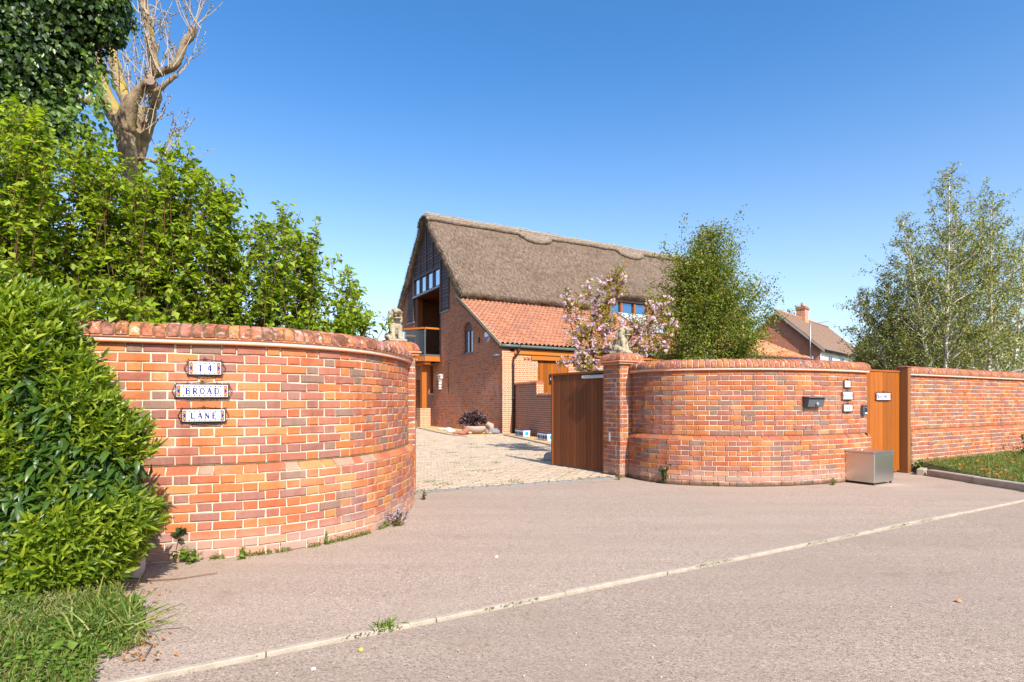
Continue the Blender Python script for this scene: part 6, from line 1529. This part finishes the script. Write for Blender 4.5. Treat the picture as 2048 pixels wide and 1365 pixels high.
VR = [(7.20,9.55),(7.22,8.9),(7.28,8.2),(7.5,7.72),(8.0,7.42),(9.3,8.0),(12.6,9.9),(16,14.9),(14.9,14.5),(7.25,10.15)]
def bankr(x, y): return .09+.10*max(0, min(1, ((x-7.1)*-.49+(y-10.1)*.87+1.6)/1.6))
vm = MB(); gx = np.linspace(7.1,16,60); gy = np.linspace(7.3,15,50); idx = {}
for i, a in enumerate(gx):
    for j, c in enumerate(gy):
        idx[i,j] = len(vm.v); vm.v.append((a, c, (bankr(a,c) if inside(a,c,VR) else -.02)))
for i in range(59):
    for j in range(49): vm.f.append((idx[i,j],idx[i+1,j],idx[i+1,j+1],idx[i,j+1]))
vm.build('verge_bank', M_SOIL, None, True)['kind'] = 'structure'
tag(blades(VR, 34000, .07, 'lawn_grass', base_z=bankr), 'grass verge along the straight wall')
n = 260; P = []
while len(P) < n:
    a, c = rng.uniform(7.1,11), rng.uniform(7.4,12)
    dk_ = abs(a-7.25) if c > 8 else 9
    if inside(a, c, VR) and rng.random() < math.exp(-dk_*1.1)+.08: P.append((a, c, bankr(a,c)+rng.uniform(.02,.06)))
P = np.array(P); V, Fc = leaf_geo(P, rdir(n)*[1,1,.3], rdir(n)*.5+[0,0,1], .055, .042, .25, .2); tag(npmesh('fallen_leaves', V, Fc, LM_DRYL), 'dry leaves on the right verge', kind='stuff')
def weed(label, at, h, r, n, lm, name='weed', L=.045, W=.03, stems=6, group=None, flower=None, upr=.6, z0=0.0):
    root = thing(name, label, 'weed', at, 0, group); s2 = MB(); tips = []
    for k in range(stems):
        pa = curve(np.array(at)+[rng.normal()*r*.2, rng.normal()*r*.2, z0], (rng.normal()*r/h, rng.normal()*r/h*.7, 1), h*rng.uniform(.6,1.1), 6, upr, .08); s2.tube([Vector(q_) for q_ in pa], list(np.linspace(.006,.002,7)), 4, False); tips.append(pa)
    s2.build('stems', BARK_RED, root); P, D = zip(*[sample(t_, max(1,n//stems)) for t_ in tips]); P = np.concatenate(P); D = np.concatenate(D); k = len(P); sc_ = rng.uniform(.6,1.3,k)
    V, Fc = leaf_geo(P, unit(D)*.4+rdir(k), rdir(k)*.5+[0,-.3,.9], L*sc_, W*sc_, .15, .2); f = npmesh('leaves', V, Fc, lm, root); f['kind'] = 'stuff'
    if flower:
        P = np.concatenate([t_[-3:] for t_ in tips]); P = np.repeat(P,3,0)+rng.normal(size=(len(P)*3,3))*.012; k = len(P); V, Fc = leaf_geo(P, rdir(k), rdir(k), .018, .014); npmesh('flowers', V, Fc, flower, root)['kind'] = 'stuff'
    return root
LM_DKW = leaf_mat('dark_weed_leaf', [(.025,.05,.014),(.045,.08,.02),(.09,.13,.03)], .45, .25)
LM_LAV = leaf_mat('mauve_flower', [(.35,.28,.50),(.50,.42,.62)], .6, .3)
weed('upright reddish stemmed weed at the near wall foot beside the laurel', gp(352,1122), .34, .05, 46, LM_DKW, L=.06, W=.045, stems=3)
weed('broad leaved weed in shade beside the laurel', gp(312,1118), .22, .10, 90, LM_DKW, L=.075, W=.055, stems=9, upr=.1)
weed('low green weed right of the reddish stemmed weed', gp(378,1126), .14, .07, 60, LM_CLOVER, L=.045, W=.035, stems=8, upr=.1)
weed('small green weed in the middle of the near wall foot', gp(485,1118), .10, .04, 26, LM_CLOVER, L=.04, W=.028, stems=5)
weed('upright little weed against the near wall right of the tiles', gp(652,1090), .16, .02, 24, LM_CLOVER, L=.028, W=.02, stems=2)
weed('grey green flowering weed at the right foot of the near wall', gp(795,1052), .17, .09, 130, LM_DKW, L=.035, W=.014, stems=14, flower=LM_LAV)
weed('small weed with reddish leaves at the near wall end', gp(846,1000), .12, .06, 40, LM_DKW, L=.03, W=.02, stems=6)
weed('climbing weed on the left foot of the right curved wall', gp(1330,968), .30, .09, 110, LM_DKW, L=.05, W=.04, stems=7)
weed('low weed at the middle foot of the right curved wall', gp(1436,973), .08, .05, 40, LM_CLOVER, L=.03, W=.02, stems=6, upr=.1)
weed('bright weed left of the parcel box', gp(1667,971), .09, .06, 40, LM_CLOVER, L=.035, W=.022, stems=6, upr=.2)
weed('leafy weed with yellow leaf at the straight wall corner', gp(1843,946), .24, .10, 80, LM_CLOVER, L=.06, W=.05, stems=8, upr=.3)
weed('green weed at the foot of the right pier', gp(1238,960), .09, .06, 40, LM_CLOVER, L=.03, W=.022, stems=6, upr=.1)
weed('dark low plant at the far right of the verge', (10.6,11.6,.2), .38, .25, 260, LM_DKW, L=.07, W=.045, stems=16, upr=.1)
weed('trailing green weed over the kerb at the right edge', (7.25,7.75,.1), .14, .12, 120, LM_DKW, L=.04, W=.03, stems=10, upr=.0)
weed('large leaved weed at the bottom left corner of the verge', gp(140,1330), .10, .13, 70, LM_CLOVER, L=.055, W=.05, stems=12, upr=.1)
weed('bramble seedling at the asphalt edge below the laurel', gp(262,1225), .10, .10, 60, LM_CLOVER, L=.05, W=.04, stems=8, upr=.0)
def tuft(label, at, n, h, spread, group=None):
    P = np.array(at)+np.stack([rng.normal(size=n)*spread*.3, rng.normal(size=n)*spread*.3, np.zeros(n)],1); d = rng.normal(size=(n,3))*[.8,.8,.2]+[0,0,.8]; d = unit(d); h_ = h*rng.uniform(.5,1.2,n)[:,None]
    s_ = unit(np.cross(d, rdir(n)))*.0035; ms = [P, P+d*h_*.5, P+d*h_*.85+[0,0,-.1]*h_, P+d*h_*1.1+[0,0,-.45]*h_]; V = np.stack([ms[0]-s_,ms[0]+s_,ms[1]-s_,ms[1]+s_,ms[2]-s_*.7,ms[2]+s_*.7,ms[3]],1).reshape(-1,3); i = np.arange(n)[:,None]
    Fc = np.concatenate([i*7+t_ for t_ in ([0,1,3],[0,3,2],[2,3,5],[2,5,4],[4,5,6])]); o = npmesh('grass_tuft', V, Fc, LM_GRASS); return tag(o, label, 'grass tuft', group)
tuft('long bladed grass tuft spilling from the verge onto the asphalt', gp(205,1275), 210, .34, .30); tuft('grass tuft growing in the concrete edging strip', gp(772,1256), 46, .07, .10)
tuft('grass tuft under the front of the laurel', gp(150,1195), 90, .26, .3); tuft('small grass tuft in the drive setts', gp(1027,966), 40, .09, .2)
# creeping plants along the near wall foot, small greenery in the drive and edging, litter
n = 1500; P = []
for _ in range(n):
    s_ = rng.uniform(PL.L*.40, PL.L*.72); p_, t2, n2 = PL.at(s_)
    if mn.noise(Vector((s_*6,0,0))) > -.12: P.append(np.array(p_)+np.array(n2)*abs(rng.normal())*.022+[0,0,abs(rng.normal())*.022])
P = np.array(P); n = len(P); V, Fc = leaf_geo(P, rdir(n)*[1,1,.5], rdir(n)*.5+[0,0,1], .016, .014); tag(npmesh('stonecrop', V, Fc, leaf_mat('stonecrop',[(.10,.16,.02),(.20,.24,.04),(.28,.20,.08)],.5,.3)), 'creeping stonecrop at the near wall foot', kind='stuff')
P = []
for c_, M_ in [cand[i] for i in rng.integers(0, min(len(cand), 2600), 60)]:
    for k in range(int(rng.integers(8,40))): P.append(np.array(c_)+[rng.normal()*.09, rng.normal()*.06, .015])
for k in range(260): a_ = rng.uniform(0,TL); P.append(np.array(TF.P(a_, .11+rng.normal()*.03, .01))) if mn.noise(Vector((a_*3,3,0))) > 0 else None
P = np.array(P); n = len(P); V, Fc = leaf_geo(P, rdir(n)*[1,1,.6]+[0,0,.4], rdir(n)+[0,0,.6], .038, .012); tag(npmesh('joint_weeds', V, Fc, LM_CLOVER), 'weeds in the drive joints', kind='stuff')
P = []
for k in range(900):
    a_ = rng.uniform(-.6,7.5)
    if mn.noise(Vector((a_*2.2,8,0))) > .08: P.append(np.array(EF.P(a_, -.035+rng.normal()*.006, .008)))
P = np.array(P); n = len(P); V, Fc = leaf_geo(P, rdir(n)*[1,1,.3], rdir(n)*.5+[0,0,1], .012, .010); tag(npmesh('edging_moss', V, Fc, LM_CLOVER), 'moss beside the edging strip', kind='stuff')
# dead leaves and twigs at the laurel foot
n = 190; P = []
for k in range(n): P.append((rng.uniform(-2.85,-2.0), 0, 0))
P = np.array([np.array(gp(rng.normal()*28+275, rng.uniform(1120,1330)))+[0,0,.012] for _ in range(n)]); V, Fc = leaf_geo(P, rdir(n)*[1,1,.4], rdir(n)*.6+[0,0,1], rng.uniform(.012,.034,n), rng.uniform(.008,.022,n), .3, .3); tag(npmesh('dead_leaves', V, Fc, LM_DRYL), 'dead leaves at the laurel foot', kind='stuff')
q = MB(); q.tube([gp(215,1168)+Vector((0,0,.05)), gp(300,1165)+Vector((0,0,.02)), gp(360,1160)+Vector((0,0,.012)), gp(435,1149)+Vector((0,0,.012))],[.005,.006,.005,.003],5); tag(q.build('twig', simple('dead_twig',(.22,.14,.08),.9), None, True), 'dead twig lying on the asphalt before the near wall', 'twig')
q = MB(); q.tube([gp(250,1275)+Vector((0,0,.02)), gp(305,1294)+Vector((0,0,.012)), gp(290,1318)+Vector((0,0,.01)), gp(245,1330)+Vector((0,0,.012))],[.004,.004,.004,.003],5); tag(q.build('twig', bpy.data.materials['dead_twig'], None, True), 'bent dead twig at the grass edge by the concrete strip', 'twig')
rock('corner_stone', 'pointed pinkish concrete stone under the laurel edge', 'stone', gp(258,1158), (.10,.08,.20), simple('pink_concrete',(.40,.30,.25),.9,.1,.3,14,0,.4,90), 21)
rock('pebble', 'small yellow stone on the road below the edging grass tuft', 'pebble', gp(722,1302), (.013,.011,.011), simple('yellow_stone',(.60,.38,.08),.7), 31); rock('pebble', 'white pebble on the road at the lower left of the edging', 'pebble', gp(627,1340), (.011,.010,.009), M_WHITE, 32)
rock('pebble', 'orange brown pebble on the right part of the road', 'pebble', gp(1917,1204), (.017,.013,.011), M_TERRA, 33); rock('pebble', 'white pebble on the apron in the middle', 'pebble', gp(993,1115), (.012,.010,.010), M_WHITE, 34)
n = 420; us = rng.uniform(250,2040,n); vs_ = rng.uniform(985,1360,n); P = np.array([np.array(gp(a, c))+[0,0,.004] for a, c in zip(us, vs_) if True]); P = P[[inside(x_,y_,[(-2.0,2.2),(12,2.2),(12,8.5),(7,8.3),(2,8.1),(-1.0,7.2),(-1.1,5.7),(-1.9,4.5),(-2.1,3.3)]) for x_, y_, _ in P]]; n = len(P)
V, Fc = leaf_geo(P, rdir(n)*[1,1,.5], rdir(n)*.5+[0,0,1], rng.uniform(.005,.013,n), rng.uniform(.004,.010,n), .3, .2); tag(npmesh('road_grit', V, Fc, leaf_mat('grit',[(.5,.42,.35),(.16,.10,.06),(.62,.58,.5),(.3,.2,.12)],.9,0)), 'loose grit on the road', kind='stuff')
